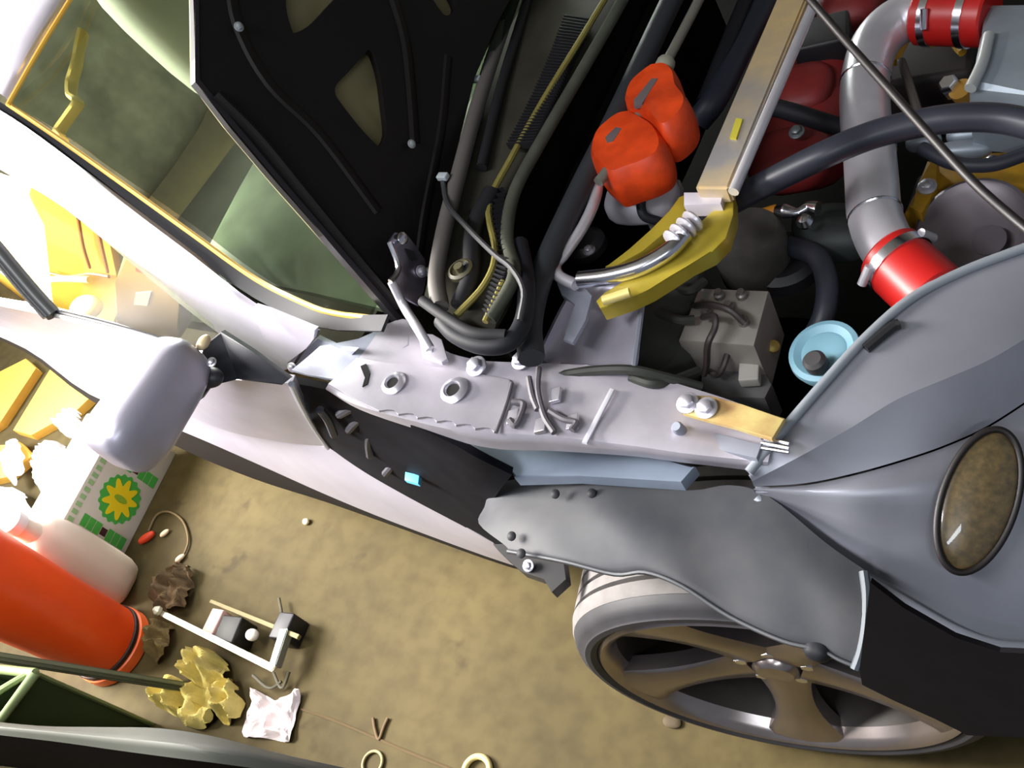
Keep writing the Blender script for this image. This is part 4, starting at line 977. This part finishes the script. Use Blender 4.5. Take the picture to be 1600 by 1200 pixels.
crumple('crumpled_paper', [(386, 1068), (420, 1084), (440, 1090), (482, 1068), (476, 1110), (466, 1150), (460, 1172), (420, 1166), (372, 1156), (376, 1130), (392, 1105)], .02, mat('white_paper', (226, 214, 212), .8), 'crumpled white sheet of paper on the floor below the jack frame', 'paper', 2, .02)
ym = mat('yellow_paper', (214, 196, 110), .75, 0, .25, 30)
yg = 'crumpled yellow papers in the heap'
crumple('yellow_paper', [(285, 1085), (320, 1060), (345, 1085), (350, 1120), (330, 1142), (290, 1140)], .05, ym, 'smooth pale yellow crumpled paper at the front of the heap', 'paper', 5, .04, group=yg)
crumple('yellow_paper', [(245, 1085), (275, 1060), (300, 1065), (300, 1100), (285, 1125), (262, 1115), (245, 1100)], .04, ym, 'crumpled yellow paper at the left of the heap beside the green bin', 'paper', 6, .05, group=yg)
crumple('yellow_paper', [(290, 1030), (330, 1015), (365, 1035), (370, 1075), (330, 1085), (295, 1065)], .06, ym, 'crumpled yellow paper at the top of the heap under the jack bar', 'paper', 8, .06, group=yg)
crumple('yellow_paper', [(345, 1070), (375, 1060), (388, 1095), (380, 1130), (352, 1140), (345, 1105)], .04, ym, 'crumpled yellow paper at the right of the heap beside the white sheet', 'paper', 9, .05, group=yg)
crumple('dirt_clump', [(262, 905), (290, 880), (312, 888), (310, 925), (300, 960), (262, 970), (240, 950)], .05, mat('dirt_brown', (98, 76, 44), .9, 0, .5, 40), 'brown clump of dirt and leaves near the jack frame', 'debris', 11, .05)
crumple('dirt_clump', [(235, 985), (268, 970), (282, 1000), (272, 1030), (245, 1045), (232, 1020)], .03, mat('dirt_olive', (120, 100, 54), .9, 0, .5, 40), 'olive brown scrap beside the foot of the orange bucket', 'debris', 12, .05)
wm = mat('white_plastic_film', (244, 244, 248), .5)
crumple('plastic_bag', [(60, 715), (95, 690), (118, 700), (112, 745), (98, 790), (82, 800), (66, 770)], .10, wm, 'tall white crumpled plastic bag left of the oil carton', 'bag', 15, .05, zbase=.004, group='white plastic bags and wraps')
crumple('plastic_bag', [(2, 715), (28, 682), (44, 720), (24, 768)], .06, wm, 'small white diamond shaped plastic scrap at the far left', 'bag', 16, .02, zbase=.036, group='white plastic bags and wraps')
crumple('plastic_bag', [(-40, 780), (20, 765), (60, 775), (70, 810), (45, 850), (0, 860), (-40, 840)], .12, wm, 'white crumpled plastic bag behind the milky jug', 'bag', 17, .06, group='white plastic bags and wraps')
crumple('plastic_bag', [(92, 668), (118, 640), (135, 650), (142, 690), (128, 700), (112, 690)], .05, wm, 'white crumpled wrapping peeping out under the door mirror', 'bag', 18, .05, zbase=.036, group='white plastic bags and wraps')
# yellow boards on the floor behind the car
brd = mat('yellow_board', (226, 176, 74), .6, 0, .15, 6)
def board(pts, label, h):
    o = plate('yellow_board', [Z(x, y, h) for x, y in pts], .03, brd, None, .003, (0, 0, 1)); tag(o, label, 'board', 'yellow boards behind the car'); return o
board([(48, 680), (20, 672), (88, 560), (150, 612), (120, 640)], 'wide yellow board on the floor behind the door mirror', .03)
board([(-30, 680), (-40, 600), (40, 560), (56, 575), (0, 660)], 'narrow yellow board at the far left edge of the picture', .03)
board([(-60, 700), (10, 696), (30, 690), (50, 712), (10, 745), (-60, 760)], 'orange-yellow board under the white plastic bags', .03)
tag(tube('cable_ring', ZL([(232, 830, .006), (245, 805, .006), (265, 800, .006), (286, 815, .006), (294, 845, .006), (284, 872, .006), (270, 890, .006)], 0), .003, mat('ring_olive', (110, 92, 60), .5), None, 8), 'thin loop of dark wire on the floor beside the oil carton', 'wire')
tag(sup('red_cap', Z(229, 840, .012), (.016, .02, 0), (-.008, .007, 0), (0, 0, .010), mat('cap_red', (206, 60, 24), .5), None, 2.5, 18), 'small red plastic cap on the floor beside the oil carton', 'cap')
for x, y, l in ((257, 833, 'pale scrap lying inside the wire loop'), (281, 872, 'pale scrap at the lower end of the wire loop'), (245, 926, 'pale scrap near the milky jug foot')):
    tag(sup('pale_scrap', Z(x, y, .008), (.008, .012, 0), (-.006, .004, 0), (0, 0, .006), mat('scrap_pale', (232, 208, 170), .7), None, 2.3, 14), l + ' on the concrete floor', 'scrap', 'pale scraps by the wire loop')
tag(sup('pale_pebble', Z(478, 815, .006), (.010, 0, 0), (0, .008, 0), (0, 0, .006), mat('scrap_pale', (232, 208, 170), .7), None, 2.3, 14), 'small pale pebble alone on the floor below the car sill', 'pebble')
tag(sup('dark_chip', Z(1050, 1128, .004), (.016, .004, 0), (-.004, .010, 0), (0, 0, .004), mat('chip_dark', (70, 58, 36), .8), None, 2.5, 14), 'small dark chip on the floor below the front tyre', 'debris')
rp = mat('cream_plastic', (196, 180, 120), .6)
def ringo(px, py, r, rr, m, label, ax=(0, 0, 1)):
    prof = [(r + rr * math.cos(a), rr * math.sin(a)) for a in [2 * math.pi * i / 12 for i in range(13)]]
    return tag(lathe('plastic_ring', prof, Z(px, py, rr + .001), ax, m, None, 36, cap=False), label, 'ring')
ringo(582, 1192, .022, .003, mat('ring_tan', (160, 146, 100), .6), 'thin tan ring on the floor crack at the bottom edge')
ringo(745, 1205, .026, .006, rp, 'thick cream ring cut by the bottom edge of the picture')
tag(tube('floor_wire', ZL([(583, 1122, .004), (586, 1140, .004), (592, 1155, .004), (600, 1135, .004), (606, 1122, .004)], 0), .003, mat('wire_brown', (96, 74, 44), .7), None, 8), 'forked brown wire scrap on the floor above the tan ring', 'wire')

for nm, lb in {'intercooler_pipe': 'bright bent aluminium intake pipe', 'pipe_coupler': 'red silicone coupler with steel clamps', 'strut_brace': 'tarnished metal strut bar with yellow end plate',
               'brace_plate': 'yellow zinc plated bracket plate', 'abs_unit': 'grey alloy hydraulic block with dark brake lines', 'washer_cap': 'pale blue round reservoir cap', 'fender_liner': 'dusty dark grey plastic wheel arch liner',
               'seal_clip': 'small bright blue clip', 'front_bracket': 'tan metal bracket with two bolts', 'amber_trim': 'amber edge trim along the windshield', 'engine_cover': 'dull red engine cover', 'coolant_hose': 'thick slate coloured hose',
               'headlamp_lens': 'oval amber-brown headlamp lens', 'mounting_plate': 'silver plate with two punched holes and scalloped edge'}.items():
    for o in D.objects:
        if o.name.split('.')[0] == nm: o['label'] = lb
